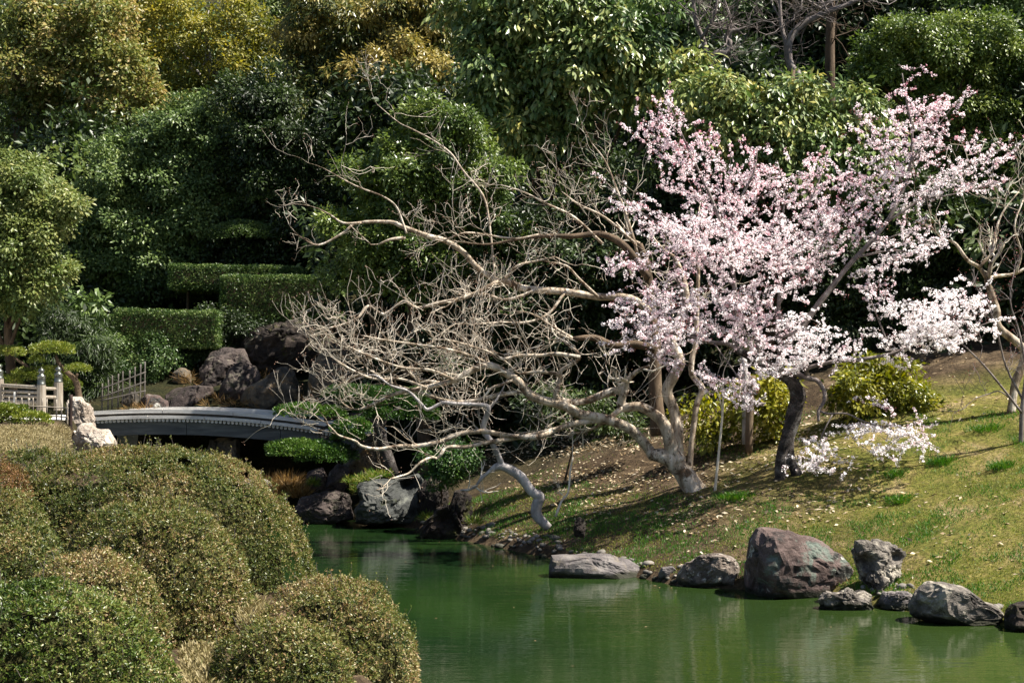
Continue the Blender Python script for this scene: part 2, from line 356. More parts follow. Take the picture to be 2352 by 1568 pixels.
floor_ = ramp(n, [(.35, (.012, .015, .006)), (.5, (.028, .03, .011)), (.65, (.055, .043, .02))]); l.new(t1.outputs['Fac'], floor_.inputs[0])
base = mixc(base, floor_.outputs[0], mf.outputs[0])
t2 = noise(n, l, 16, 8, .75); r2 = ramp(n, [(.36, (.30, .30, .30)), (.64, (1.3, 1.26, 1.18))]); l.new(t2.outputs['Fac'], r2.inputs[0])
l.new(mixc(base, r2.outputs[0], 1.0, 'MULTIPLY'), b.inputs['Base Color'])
b.inputs['Roughness'].default_value = .95; b.inputs['Specular IOR Level'].default_value = .15
t3 = noise(n, l, 9, 10, .75); bump(n, l, b, t3.outputs['Fac'], 1.0, .08); M['ground'] = m
M['path'] = surf_mat('pale gravel path', [(.3, (.50, .48, .44)), (.7, (.66, .64, .60))], 4, .9, 60, .4, .01)

# pond water: murky green body under a glossy rippled surface
m, n, l, b = new_mat('pond water')
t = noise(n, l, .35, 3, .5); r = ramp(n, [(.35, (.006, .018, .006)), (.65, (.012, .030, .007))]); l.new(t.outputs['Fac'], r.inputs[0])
g_ = n.new('ShaderNodeNewGeometry'); x_ = n.new('ShaderNodeSeparateXYZ'); l.new(g_.outputs['Position'], x_.inputs[0])   # olive mixed in towards the right bank paints the reflection of its sunlit grass
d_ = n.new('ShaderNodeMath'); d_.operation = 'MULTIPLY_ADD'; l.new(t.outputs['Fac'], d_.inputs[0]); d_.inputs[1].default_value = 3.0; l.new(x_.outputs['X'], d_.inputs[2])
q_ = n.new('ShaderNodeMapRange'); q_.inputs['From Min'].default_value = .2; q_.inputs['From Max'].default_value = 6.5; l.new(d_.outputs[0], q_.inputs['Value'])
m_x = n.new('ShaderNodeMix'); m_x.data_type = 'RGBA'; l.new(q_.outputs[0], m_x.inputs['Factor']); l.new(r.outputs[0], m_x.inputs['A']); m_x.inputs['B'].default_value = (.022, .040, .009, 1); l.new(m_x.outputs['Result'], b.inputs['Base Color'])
b.inputs['Roughness'].default_value = .03; b.inputs['IOR'].default_value = 1.333; b.inputs['Specular IOR Level'].default_value = .5
w1 = noise(n, l, 7.0, 3, .5, mapscale=(.35, 1.6, 1)); w2 = noise(n, l, 1.5, 2, .5, mapscale=(.45, 1.4, 1))
ad = n.new('ShaderNodeMath'); ad.operation = 'MULTIPLY_ADD'; l.new(w2.outputs['Fac'], ad.inputs[0]); ad.inputs[1].default_value = 1.8; l.new(w1.outputs['Fac'], ad.inputs[2])
bump(n, l, b, ad.outputs[0], .34, .010); M['water'] = m

# ------------------------------------------------------------------ terrain and pond
POND = np.array([(.6, 4), (.2, 8), (-.5, 11), (-1.2, 13), (-2.2, 16), (-4, 19), (-6, 23), (-8.9, 28), (-9.2, 32), (-9.3, 34.8), (-7, 35.3), (-4.8, 35.2), (-4.0, 34.2), (-4.4, 32.3),
                 (-3.4, 31.1), (-2.0, 29.3), (-.97, 27.2), (.70, 24.3), (2.14, 21.6), (2.48, 21.05), (3.2, 20.75), (4.35, 20.3), (4.6, 19.35), (4.95, 18.95), (5.22, 18.7), (6.2, 17.5), (11, 11.5), (18, 5), (18, -12), (.6, -12)], float)
def pond_dist(x, y):
    p = np.stack([x, y], -1); d = np.full(x.shape, 1e9); inside = np.zeros(x.shape, bool)
    for i in range(len(POND)):
        a, bb = POND[i], POND[(i + 1) % len(POND)]; e = bb - a
        t = np.clip(((p - a) @ e) / (e @ e), 0, 1); q = p - a - t[..., None] * e
        d = np.minimum(d, np.hypot(q[..., 0], q[..., 1]))
        c = ((a[1] > y) != (bb[1] > y)) & (x < (bb[0] - a[0]) * (y - a[1]) / (bb[1] - a[1] + 1e-12) + a[0])
        inside ^= c
    return np.where(inside, -d, d)

def ground_z(x, y):
    x = np.asarray(x, float); y = np.asarray(y, float)
    d = pond_dist(x, y); dp = np.maximum(d, 0)
    xc = np.interp(y, [0, 5, 12, 18, 24, 30, 32, 36, 60], [15, 11, 7, 2.5, -2.2, -6, -5, -4, -4])
    wr = sstep(-1.3, 1.3, x - xc)
    zr = .10 * np.minimum(dp / .15, 1) + .375 * np.minimum(dp, 9) + .30 * np.maximum(dp - 9, 0)
    zn = (.72 + 1.42 * sstep(17, 28, y)) * np.minimum(dp / .55, 1) ** .6 + .42 * np.maximum(y - 36.2, 0)
    z = wr * zr + (1 - wr) * zn
    z = z + np.where(d > 0, (fbm(np.stack([x * .8, y * .8, 0 * x], -1), 3) - .5) * .22 * np.minimum(dp, 1), 0)
    return np.where(d < 0, np.maximum(-.9, d * .9) - .02, z)

def gz(x, y):
    return float(ground_z(np.array([x]), np.array([y]))[0])

xs = np.unique(np.concatenate([np.arange(-60, -14, 1.0), np.arange(-14, 14, .2), np.arange(14, 61, 1.0)]))
ys = np.unique(np.concatenate([np.arange(-14, 8, .8), np.arange(8, 40, .22), np.arange(40, 111, 1.0)]))
X, Y = np.meshgrid(xs, ys); Z = ground_z(X, Y)
X = X + 0.0
V = np.stack([X, Y, Z], -1).reshape(-1, 3); nx, ny = len(xs), len(ys)
i = np.arange(ny - 1)[:, None] * nx + np.arange(nx - 1)[None]
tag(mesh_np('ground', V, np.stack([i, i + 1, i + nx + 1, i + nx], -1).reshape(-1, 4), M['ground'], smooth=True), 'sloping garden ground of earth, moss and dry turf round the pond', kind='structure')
W = np.array([(-12, -14, 0), (24, -14, 0), (24, 40, 0), (-12, 40, 0)], float)
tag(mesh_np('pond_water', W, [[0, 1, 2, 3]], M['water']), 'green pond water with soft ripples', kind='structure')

def hit(u, v, lo=14.0, hi=40.0):
    for D in np.arange(lo, hi, .05):
        p = at(u, v, D)
        if gz(p[0], D) >= p[2]: return p
    return at(u, v, hi)

# pale path leading to the bridge
def sheet(name, pts, mat, lift, **k):
    pass
pv = []
for yy in np.linspace(32.2, 35.4, 12):
    for xx in np.linspace(-16, -9.25, 22):
        pv.append((xx, yy, gz(xx, yy) + .03))
pi = np.arange(11)[:, None] * 22 + np.arange(21)[None]
tag(mesh_np('path', pv, np.stack([pi, pi + 1, pi + 23, pi + 22], -1).reshape(-1, 4), M['path'], smooth=True), 'pale gravel path running up to the bridge', kind='structure')

# ------------------------------------------------------------------ rocks
def ico(sub):
    bm = bmesh.new(); bmesh.ops.create_icosphere(bm, subdivisions=sub, radius=1)
    V = np.array([v.co[:] for v in bm.verts]); Fc = np.array([[v.index for v in f.verts] for f in bm.faces]); bm.free(); return V, Fc
ICO = {s: ico(s) for s in (1, 2, 4, 5)}

def rock_shape(outline, D, depth, sub=4, facets=9, rough=.10, box=.75, seed=0, hollows=(), back=.05):
    """A boulder whose front outline is as measured, with real depth, flat breaks and an uneven surface"""
    rg = np.random.default_rng(seed)
    O = np.array([at(u, v, D) for u, v in outline])[:, [0, 2]]; c = .5 * (O.max(0) + O.min(0)) * .5 + .5 * O.mean(0)
    V, Fc = ICO[sub]; th = np.arctan2(V[:, 2], V[:, 0]); ca, sa = np.cos(th), np.sin(th)
    rr = np.full(len(V), 0.0)
    for i in range(len(O)):
        a = O[i] - c; e = O[(i + 1) % len(O)] - O[i]; den = ca * e[1] - sa * e[0]
        den = np.where(np.abs(den) < 1e-9, 1e-9, den)
        t = (a[0] * e[1] - a[1] * e[0]) / den; s = (a[0] * sa - a[1] * ca) / den
        ok = (t > 0) & (s >= -1e-6) & (s <= 1 + 1e-6); rr = np.where(ok, np.maximum(rr, t), rr)
    rr = np.where(rr <= 0, .1, rr); rho = np.hypot(V[:, 0], V[:, 2])
    sz = (O.max(0) - O.min(0)).mean()
    P = np.stack([ca * rr * rho ** box, np.sign(V[:, 1]) * np.abs(V[:, 1]) ** .8 * depth, sa * rr * rho ** box], -1)
    q = P / sz + seed * 3.17; out = nrm(P * np.array([1, 1.2, 1]))
    P = P + out * ((fbm(q * 2.4, 3) - .45) * 1.2 * rough * sz)[:, None]
    for k in range(facets + 5):               # flat breaks
        d = rg.normal(size=3); d[1] = -abs(d[1]) - .45; d[2] += .25; d /= np.linalg.norm(d)
        w = P @ d; h = w.max() * rg.uniform(.58, .9); P = P - np.maximum(w - h, 0)[:, None] * d * .97 * np.array([.5, 1, .5])
    st = fbm(np.stack([q[:, 0] * 1.5 + q[:, 2] * 1.1, q[:, 1] * 1.5, q[:, 2] * 9 - q[:, 0] * 4], -1) + 30, 3)
    dsp = -np.maximum(.08 - np.abs(fbm(q * 3.2 + 9, 4) - .5), 0) * 6.0 + (fbm(q * 8, 4) - .5) * .6 + (st - .5) * .7 - np.maximum(.04 - np.abs(fbm(q * 7 + 3, 3) - .5), 0) * 5
    P = P + out * (dsp * (rough + .02) * sz * .75)[:, None]
    for (hu, hv, hr, hd) in hollows:
        hc = at(hu, hv, D)[[0, 2]] - c; g = np.exp(-((P[:, 0] - hc[0]) ** 2 + (P[:, 2] - hc[1]) ** 2) / (hr * D / F) ** 2)
        P[:, 1] += np.where(P[:, 1] < 0, g * hd, 0)
    return P + np.array([c[0], D + depth * back, c[1]]), Fc

def rock(label, outline, D, depth, mat, name='boulder', cat='rock', group=None, **k):
    sm = k.pop('smooth', True)
    P, Fc = rock_shape(outline, D, depth, **k)
    org = np.array([P[:, 0].mean(), P[:, 1].mean(), P[:, 2].min()])
    o = mesh_np(name, P, Fc, M[mat], smooth=False, origin=org)
    return tag(o, label, cat, group)

# by the water on the right
rock('long flat slate grey rock lying low in the pond, cracked along its left end', [(1262, 1300), (1268, 1276), (1330, 1272), (1400, 1274), (1450, 1290), (1500, 1318), (1502, 1345), (1380, 1350), (1262, 1335)], 22.1, .42, 'slate', sub=5, facets=4, rough=.05, seed=3)
rock('rounded mottled brown rock between the flat slate rock and the purple boulder', [(1554, 1330), (1575, 1295), (1610, 1278), (1660, 1272), (1692, 1282), (1707, 1310), (1704, 1362), (1556, 1365)], 21.0, .42, 'mottled', sub=5, facets=5, rough=.09, seed=5)
rock('biggest boulder, purple brown with green lichen patches, standing at the water edge', [(1708, 1330), (1712, 1290), (1724, 1240), (1742, 1212), (1800, 1214), (1870, 1234), (1930, 1272), (1958, 1304), (1950, 1340), (1925, 1362), (1880, 1385), (1706, 1380)], 20.25, .62, 'purple', sub=5, facets=-1, rough=.05, seed=8)
rock('upright craggy grey rock with holes, right of the purple boulder', [(1958, 1270), (1966, 1240), (2000, 1238), (2050, 1246), (2082, 1272), (2066, 1300), (2068, 1335), (2030, 1350), (2005, 1365), (1985, 1330), (1970, 1300)], 19.45, .36, 'greyrock', sub=5, facets=6, rough=.16, seed=12, hollows=[(1985, 1290, 16, .28), (2058, 1278, 10, .2)])
rock('low broken row of dark rock at the foot of the purple boulder', [(1880, 1375), (1890, 1352), (1915, 1366), (1935, 1352), (1955, 1348), (1975, 1366), (1985, 1354), (2010, 1380), (2012, 1415), (1880, 1408)], 18.95, .22, 'greyrock', sub=5, facets=5, rough=.26, seed=14)
rock('long low lichened rock sloping into the pond under the turf', [(2088, 1395), (2110, 1360), (2132, 1334), (2165, 1338), (2210, 1350), (2260, 1382), (2320, 1396), (2352, 1412), (2350, 1452), (2200, 1446), (2090, 1420)], 17.85, .45, 'greyrock', sub=5, facets=6, rough=.08, seed=17)
rock('dark rough rock cut by the right edge, next to the long lichened rock', [(2318, 1420), (2330, 1388), (2370, 1382), (2430, 1390), (2440, 1450), (2320, 1448)], 17.3, .4, 'crag', sub=4, facets=5, rough=.16, seed=18)
rock('flat purple grey stone set in the pebbles left of the long lichened rock', [(2022, 1385), (2035, 1362), (2085, 1358), (2110, 1372), (2105, 1395), (2030, 1396)], 18.9, .3, 'slate', sub=5, facets=4, rough=.12, seed=19)
rock('small rounded grey stone on the turf left of the mottled rock', [(1512, 1318), (1520, 1302), (1545, 1300), (1558, 1312), (1552, 1330), (1514, 1330)], 21.5, .14, 'slate', name='stone', sub=4, facets=4, rough=.06, seed=20)
# far shore by the bridge
rock('low violet grey rock at the far waterline, leftmost of the shore rocks', [(676, 1180), (684, 1140), (720, 1132), (770, 1128), (806, 1134), (812, 1190), (760, 1205), (690, 1200)], 30.6, .6, 'violet', sub=5, facets=7, rough=.10, seed=22)
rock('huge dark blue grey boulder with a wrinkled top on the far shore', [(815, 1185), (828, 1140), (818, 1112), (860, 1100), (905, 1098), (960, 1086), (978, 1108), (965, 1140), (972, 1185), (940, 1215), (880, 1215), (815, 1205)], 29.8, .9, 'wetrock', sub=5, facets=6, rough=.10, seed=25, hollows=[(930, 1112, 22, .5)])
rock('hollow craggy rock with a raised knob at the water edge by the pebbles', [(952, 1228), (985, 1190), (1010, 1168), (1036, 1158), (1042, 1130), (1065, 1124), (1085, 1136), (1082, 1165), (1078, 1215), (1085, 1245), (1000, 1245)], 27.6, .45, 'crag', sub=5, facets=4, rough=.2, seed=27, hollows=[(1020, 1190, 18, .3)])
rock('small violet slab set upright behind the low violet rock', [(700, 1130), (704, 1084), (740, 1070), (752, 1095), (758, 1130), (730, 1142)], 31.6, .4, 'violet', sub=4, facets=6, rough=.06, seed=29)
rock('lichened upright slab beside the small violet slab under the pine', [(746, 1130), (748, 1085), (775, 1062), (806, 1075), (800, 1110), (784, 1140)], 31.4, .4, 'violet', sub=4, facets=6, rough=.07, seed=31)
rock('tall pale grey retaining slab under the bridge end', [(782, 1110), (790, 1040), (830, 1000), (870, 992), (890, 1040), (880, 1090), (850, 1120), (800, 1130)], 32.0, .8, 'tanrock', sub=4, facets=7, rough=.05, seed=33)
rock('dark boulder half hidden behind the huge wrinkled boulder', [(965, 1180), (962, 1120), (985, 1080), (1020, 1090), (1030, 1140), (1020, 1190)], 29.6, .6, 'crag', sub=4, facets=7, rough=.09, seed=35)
# bridge pier and shore under the bridge
rock('rough standing stone pier carrying the bridge', [(470, 1120), (474, 1050), (480, 1006), (515, 1000), (548, 1008), (552, 1060), (556, 1120)], 33.6, .4, 'tanrock', sub=4, facets=6, rough=.09, seed=37)
rock('pale stone lying in the shallow water under the bridge', [(548, 1135), (560, 1100), (600, 1095), (625, 1112), (640, 1150), (560, 1150)], 31.4, .35, 'greyrock', sub=4, facets=6, rough=.08, seed=38)
# left end of the bridge
rock('tall upright pale rock at the left bridge end', [(152, 960), (154, 920), (164, 908), (184, 910), (192, 922), (206, 932), (213, 948), (218, 968), (212, 1000), (165, 1010), (150, 990)], 32.0, .35, 'whiterock', sub=5, facets=6, rough=.11, seed=41)
rock('broad white sunlit rock in front of the left bridge end', [(152, 1000), (156, 986), (172, 992), (182, 972), (206, 972), (218, 986), (244, 985), (256, 1002), (265, 1016), (258, 1050), (230, 1075), (160, 1070), (156, 1030)], 30.9, .6, 'whiterock', sub=5, facets=7, rough=.09, seed=43)
rock('small pale rock under the low pine at the left edge', [(10, 1010), (16, 985), (34, 980), (48, 1000), (46, 1035), (14, 1035)], 29.6, .3, 'whiterock', sub=4, facets=5, rough=.1, seed=45)
rock('small pale rock right of the pine trunk in dry grass', [(44, 1012), (52, 998), (66, 1006), (64, 1030), (46, 1030)], 29.4, .2, 'whiterock', sub=4, facets=5, rough=.1, seed=46)
# rockwork behind the bridge
rock('small upright grey rock at the foot of the lattice fence', [(272, 945), (282, 910), (302, 898), (318, 906), (316, 945), (300, 965)], 37.0, .35, 'tanrock', sub=4, facets=6, rough=.06, seed=51)
rock('rounded purple and white rock behind the bridge rail', [(312, 945), (316, 912), (336, 904), (362, 908), (382, 922), (390, 950), (340, 965)], 36.8, .4, 'purple', sub=4, facets=6, rough=.07, seed=52)
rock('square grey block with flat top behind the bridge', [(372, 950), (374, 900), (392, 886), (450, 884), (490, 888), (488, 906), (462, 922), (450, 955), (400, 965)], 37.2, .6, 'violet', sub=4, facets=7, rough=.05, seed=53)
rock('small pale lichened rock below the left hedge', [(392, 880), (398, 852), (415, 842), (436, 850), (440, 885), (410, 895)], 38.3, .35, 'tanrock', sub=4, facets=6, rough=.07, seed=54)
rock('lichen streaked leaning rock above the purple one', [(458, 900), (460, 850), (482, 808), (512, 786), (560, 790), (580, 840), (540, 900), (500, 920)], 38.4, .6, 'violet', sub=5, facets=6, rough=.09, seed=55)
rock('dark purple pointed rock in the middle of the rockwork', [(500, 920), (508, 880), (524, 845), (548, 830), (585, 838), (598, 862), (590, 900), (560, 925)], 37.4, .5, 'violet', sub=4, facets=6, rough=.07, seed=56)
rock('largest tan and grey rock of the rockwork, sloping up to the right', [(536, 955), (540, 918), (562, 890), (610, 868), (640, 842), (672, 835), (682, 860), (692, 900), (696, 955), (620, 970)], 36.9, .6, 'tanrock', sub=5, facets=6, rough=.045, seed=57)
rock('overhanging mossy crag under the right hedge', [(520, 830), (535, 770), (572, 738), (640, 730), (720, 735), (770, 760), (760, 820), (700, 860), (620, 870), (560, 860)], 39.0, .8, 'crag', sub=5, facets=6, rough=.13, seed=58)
rock('tall smooth brown slab at the right of the rockwork', [(702, 930), (708, 860), (728, 812), (758, 784), (800, 790), (830, 850), (830, 930), (760, 945)], 36.6, .7, 'tanrock', sub=4, facets=6, rough=.04, seed=59)
rock('low dark stone ledge just behind the bridge rail', [(440, 965), (446, 940), (500, 934), (536, 938), (540, 965)], 36.75, .3, 'crag', sub=4, facets=5, rough=.08, seed=60)

# pebbles at the waterline
pm = []
for k in range(6):
    V0, F0 = ICO[1] if k % 2 else ICO[2]
    Vp = V0 * np.array([1, .8, .55]) * (1 + .5 * (fbm(V0 * 1.3 + k * 5, 2) - .5))[:, None]
    me = bpy.data.meshes.new('pebble'); me.from_pydata([tuple(map(float, q)) for q in Vp], [], [tuple(map(int, f)) for f in F0]); me.materials.append(M['pebble'])
    me.polygons.foreach_set('use_smooth', np.full(len(F0), True)); me.update(); pm.append(me)
def shore_points(n, i0, i1, lo, hi):
    seg = POND[i0:i1 + 1]; L = np.r_[0, np.cumsum(np.linalg.norm(np.diff(seg, axis=0), axis=1))]
    s = R.uniform(0, L[-1], n); x = np.interp(s, L, seg[:, 0]); y = np.interp(s, L, seg[:, 1])
    o = R.uniform(lo, hi, n); return x + o * .787, y + o * .617
spots = []
for n_, a_, b_, lo, hi in ((190, 15, 17, -.05, .5), (34, 17, 18, .0, .3), (14, 18, 19, -.02, .35), (50, 22, 24, -.05, .45), (14, 24, 25, .0, .35)):
    x_, y_ = shore_points(n_, a_, b_, lo, hi); spots += list(zip(x_, y_))
for k, (x, y) in enumerate(spots):
    o = bpy.data.objects.new('pebble', pm[k % 6]); C.objects.link(o)
    s = float(np.clip(R.lognormal(-3.0, .38), .025, .11))
    o.location = (float(x), float(y), gz(x, y) - s * .05); o.scale = (s, s, s); o.rotation_euler = (float(R.normal(0, .2)), float(R.normal(0, .2)), float(R.uniform(0, 6.3)))
    tag(o, 'grey pebble among the stones lining the far pond edge', 'pebble', 'pebbles along the far pond edge')

# ------------------------------------------------------------------ bridge
def box_arr(x0, x1, y0, y1, z0, z1):
    V = np.array([(x, y, z) for x in (x0, x1) for y in (y0, y1) for z in (z0, z1)], float)
    Fc = np.array([(0, 1, 3, 2), (4, 6, 7, 5), (0, 4, 5, 1), (2, 3, 7, 6), (0, 2, 6, 4), (1, 5, 7, 3)]); return V, Fc
BD = 33.0
def deck_v(u):                    # row of the top edge of the kerb along the arch
    return 939.5 + (u - 370) ** 2 * .000185 + np.where(u > 370, (u - 370) ** 2 * .00003, 0)
bx0, bx1 = at(212, 0, BD)[0], at(860, 0, BD)[0]
bridge = empty('arched_bridge', (0.5 * (bx0 + bx1), BD + 1, 0), 'low arched wooden bridge with scalloped joist ends and a dark fascia', 'bridge')
def arch_strip(name, z_top, z_bot, y0, y1, mat, n=40, cuts=1):
    if cuts > 1:
        e = np.linspace(bx0, bx1, cuts + 1)
        for k in range(cuts): j = float(R.normal(0, .006)); arch_piece(name, z_top, z_bot, y0 + j, y1 + j, mat, 12, e[k] + .006, e[k + 1] - .006)
        return None
    return arch_piece(name, z_top, z_bot, y0, y1, mat, n, bx0, bx1)
def arch_piece(name, z_top, z_bot, y0, y1, mat, n, xa, xb):
    xs_ = np.linspace(xa, xb, n); us = xs_ * F / BD + 1176
    zt = EYE - (deck_v(us) + z_top - HZ) * BD / F; zb = EYE - (deck_v(us) + z_bot - HZ) * BD / F
    V = []
    for x, a, b_ in zip(xs_, zt, zb): V += [(x, y0, a), (x, y1, a), (x, y1, b_), (x, y0, b_)]
    Fq = []
    for k in range(n - 1):
        for j in range(4): Fq.append((4 * k + j, 4 * k + (j + 1) % 4, 4 * k + 4 + (j + 1) % 4, 4 * k + 4 + j))
    Fq += [(0, 3, 2, 1), (4 * n - 4, 4 * n - 3, 4 * n - 2, 4 * n - 1)]
    return mesh_np(name, V, Fq, mat, bridge)
arch_strip('kerb_beam', 0, 8.5, BD - .05, BD + .20, M['greywood'], cuts=4)
arch_strip('kerb_board', 8.8, 14, BD + .10, BD + .19, M['oldpole'])  # dark wood paints the shadow line of the recess between the pale boards
arch_strip('edge_board', 14.3, 21.5, BD - .10, BD + .25, M['greywood'], cuts=5)
arch_strip('deck_plank', 15, 22, BD + .26, BD + 3.2, M['greywood'])
arch_strip('kerb_beam', 0, 16, BD + 3.21, BD + 3.4, M['greywood'])
arch_strip('fascia_board', 27, 58, BD + .02, BD + .16, M['fascia'], cuts=3)
arch_strip('girder', 38, 58, BD + .9, BD + 1.1, M['fascia'])
bm = bmesh.new(); bmesh.ops.create_cone(bm, segments=12, radius1=.040, radius2=.036, depth=.5, cap_ends=True)
je = bpy.data.meshes.new('joist_end'); bm.to_mesh(je); bm.free(); je.materials.append(M['greywood'])
xj = np.arange(bx0 + .05, bx1 - .03, .0945)
for x in xj:
    u = x * F / BD + 1176
    o = bpy.data.objects.new('joist_end', je); C.objects.link(o); o.parent = bridge
    z = EYE - (deck_v(u) + 25.2 - HZ) * BD / F
    o.location = Vector((x, BD + .20, z)) - bridge.location; o.rotation_euler = (math.pi / 2, 0, 0)
    o.scale = (1, 1, 1)

# ------------------------------------------------------------------ railing of the left bridge, lattice and bamboo fences
def lathe(prof, n=16):
    V, Q = [], []
    for (r, z) in prof:
        for k in range(n): a = 2 * math.pi * k / n; V.append((r * math.cos(a), r * math.sin(a), z))
    for i in range(len(prof) - 1):
        for k in range(n): Q.append((i * n + k, i * n + (k + 1) % n, i * n + n + (k + 1) % n, i * n + n + k))
    return np.array(V), np.array(Q)
rail = empty('bridge_railing', at(50, 945, 33.6), 'weathered wooden railing with three bronze capped posts at the left edge', 'railing')
posts = [(-2, 926, 870, 834, 34.2), (95, 949, 884, 843, 33.4), (134, 934, 878, 840, 33.9)]
for (u, vb, vw, vt, D) in posts:
    b0 = at(u, vb + 8, D); t0 = at(u, vw, D); t1 = at(u, vt, D); r0 = 10.2 * D / F; h = t1[2] - t0[2]; hw = t0[2] - b0[2]
    Vl, Ql = lathe([(0, 0), (r0, 0), (r0 * 1.02, hw * .5), (r0 * .98, hw), (0, hw)])
    p = mesh_np('post', Vl + b0, Ql, M['postwood'], rail, smooth=False)
    Vl, Ql = lathe([(r0 * .92, 0), (r0 * .95, h * .08), (r0 * .86, h * .10), (r0 * .86, h * .44), (r0 * .93, h * .46), (r0 * .9, h * .52), (r0 * .58, h * .58), (r0 * .45, h * .64), (r0 * .50, h * .67), (r0 * .66, h * .74), (r0 * .68, h * .82), (r0 * .45, h * .90), (r0 * .12, h * .95), (.001, h)])
    c = mesh_np('post_cap', Vl + t0 + np.array([0, 0, .002]), Ql, M['bronze'], None, smooth=True)
    c.parent = p; c.data.transform(__import__('mathutils').Matrix.Translation(-Vector(_wloc(rail)))); 
def rail_piece(name, a, b_, r, mat, parent, sides=8):
    return capped_tube(name, [a, b_], [r, r], mat, parent, sides=sides)
for (v0, v1, r) in ((884, 890, 4.2), (898, 901, 3.6), (908, 911, 4.0), (919, 924, 5.0)):
    rail_piece('rail', at(0, v0, 34.2), at(95, v1, 33.4), r * 33.8 / F, M['postwood'], rail)
for (v0, v1, r) in ((891, 893, 3.6), (911, 912, 3.6)):
    rail_piece('rail', at(95, v0, 33.4), at(134, v1, 33.9), r * 33.8 / F, M['postwood'], rail)
for u in (34, 66): rail_piece('baluster', at(u, 900, 33.8), at(u, 926, 33.8), 3 * 33.8 / F, M['greywood'], rail)

bf = empty('bamboo_fence', at(90, 1000, 31.2), 'thin bamboo stake fence in front of the railing beside the white rock', 'fence')
st = [(4, 905, 925), (20, 911, 934), (36, 912, 945), (51, 913, 948), (66, 913, 955), (76, 913, 962), (97, 914, 985), (108, 916, 1000), (129, 917, 1012), (141, 917, 1016), (155, 925, 1010)]
for k, (u, vt, vb) in enumerate(st):
    rail_piece('stake', at(u, vb, 31.2 + .0 * k), at(u + R.normal(0, .8), vt, 31.2), 1.35 * 31 / F * 1.2, M['bamboo'], bf, 6)
for (a, b_) in (((55, 931), (158, 937)), ((97, 953), (158, 958)), ((104, 976), (158, 984)), ((0, 921), (60, 931))):
    rail_piece('cross_bar', at(a[0], a[1], 31.17), at(b_[0], b_[1], 31.17), 1.5 * 31 / F, M['bamboo'], bf, 6)
dp = capped_tube('iron_post', [at(162, 1005, 31.1), at(162, 955, 31.1), at(163, 906, 31.1)], [.042, .042, .042], M['rust'], None, sides=8, origin=at(162, 1005, 31.1))
tag(dp, 'dark rusty iron post standing against the tall pale rock', 'post')

lf = empty('lattice_fence', at(285, 920, 36.5), 'grey pole lattice fence climbing the slope behind the bridge', 'fence')
for (u, vb, vt) in ((234, 925, 880), (248, 922, 872), (257, 918, 862), (271, 917, 858), (281, 912, 852), (297, 905, 850), (309, 900, 842), (322, 900, 836), (332, 890, 830)):
    rail_piece('pole', at(u, vb + 22, 36.5), at(u + 1, vt, 36.5), 1.8 * 36.5 / F, M['oldpole'], lf, 6)
for (v0, v1) in ((894, 850), (913, 872), (920, 893)):
    rail_piece('cross_pole', at(230, v0, 36.44), at(335, v1 + 4, 36.44), 1.5 * 36.5 / F, M['oldpole'], lf, 6)

# ------------------------------------------------------------------ trees in leaf
def tree(name, label, mat, base, lobes, limb_r=.12, bark='brown_bark', group=None, cat='tree', foliage='foliage', limbs=True, trunk_pts=None, **k):
    """base = (column, distance) of the foot; trunk and limbs reach into the lobes"""
    u, D = base; x = (u - 1176) * D / F; z = gz(x, D); root = empty(name, (x, D, z), label, cat, group)
    c = np.mean([l[0] for l in lobes], axis=0); b0 = np.array([x, D, z - .15])
    top = c + np.array([0, .2, .25 * (c[2] - z)])
    if trunk_pts is None:
        mid = b0 * .5 + top * .5 + R.normal(0, .12, 3) * (top[2] - z) * .15
        trunk_pts = [b0, b0 * .75 + mid * .25 + R.normal(0, .05, 3), mid, top]
    tp = smooth_poly(trunk_pts, 4)
    capped_tube('trunk', trunk_pts, [limb_r * 1.35, limb_r, limb_r * .75, limb_r * .3], M[bark], root, sides=8, rough=.12)
    if limbs:
        for (cc, rr, t) in lobes:
            i = int(np.clip(np.argmin(np.linalg.norm(tp - cc, axis=1)) - 3, 2, len(tp) - 2)); s = tp[i]
            e = cc + np.array([0, 0, .1]) * rr; m1 = s * .5 + e * .5 + R.normal(0, .08, 3) * np.linalg.norm(e - s)
            capped_tube('limb', [s, m1, e], [limb_r * .45, limb_r * .32, limb_r * .12], M[bark], root, sides=5, m=3)
    P, A, N, L, Wd, T = crown_leaves(lobes, **k)
    leaf_mesh(foliage, P, A, N, L, Wd, T, M[mat], root)
    return root

def LB(D, *ls): 
    return [lobe(l[0], l[1], l[2], l[3], D + (l[5] if len(l) > 5 else 0), l[4] if len(l) > 4 else .45) for l in ls]

tree('layered_tree', 'light olive layered tree at the left edge above the clipped garden tree', 'olive', (30, 37.5),
     LB(36.5, (30, 415, 80, 62, .5), (-25, 470, 95, 80, .45), (105, 485, 72, 42, .5), (60, 545, 110, 52, .5), (-10, 600, 100, 66, .45), (110, 610, 66, 40, .55), (75, 668, 48, 40, .5, -.4), (10, 690, 70, 50, .4), (60, 640, 70, 40, .5, -.3), (150, 470, 40, 22, .35)), .14, Lf=.11, Wf=.055, cover=2.4, clump=.26, gap=.44)
tree('spreading_evergreen', 'broad deep green evergreen tree filling the slope above the left hedge', 'bluegreen', (380, 45),
     LB(43.6, (455, 275, 75, 55, .4), (360, 330, 95, 62, .45), (490, 360, 90, 70, .3), (290, 410, 90, 62, .5), (410, 440, 120, 74, .35), (250, 500, 80, 60, .5), (360, 530, 120, 74, .45), (210, 590, 70, 56, .45), (320, 630, 120, 66, .45), (150, 700, 70, 60, .35), (240, 730, 100, 70, .25), (480, 510, 80, 70, .3), (420, 620, 80, 60, .3), (560, 430, 60, 70, .2)), .2, Lf=.115, Wf=.06, cover=1.8, clump=.24, gap=.42)
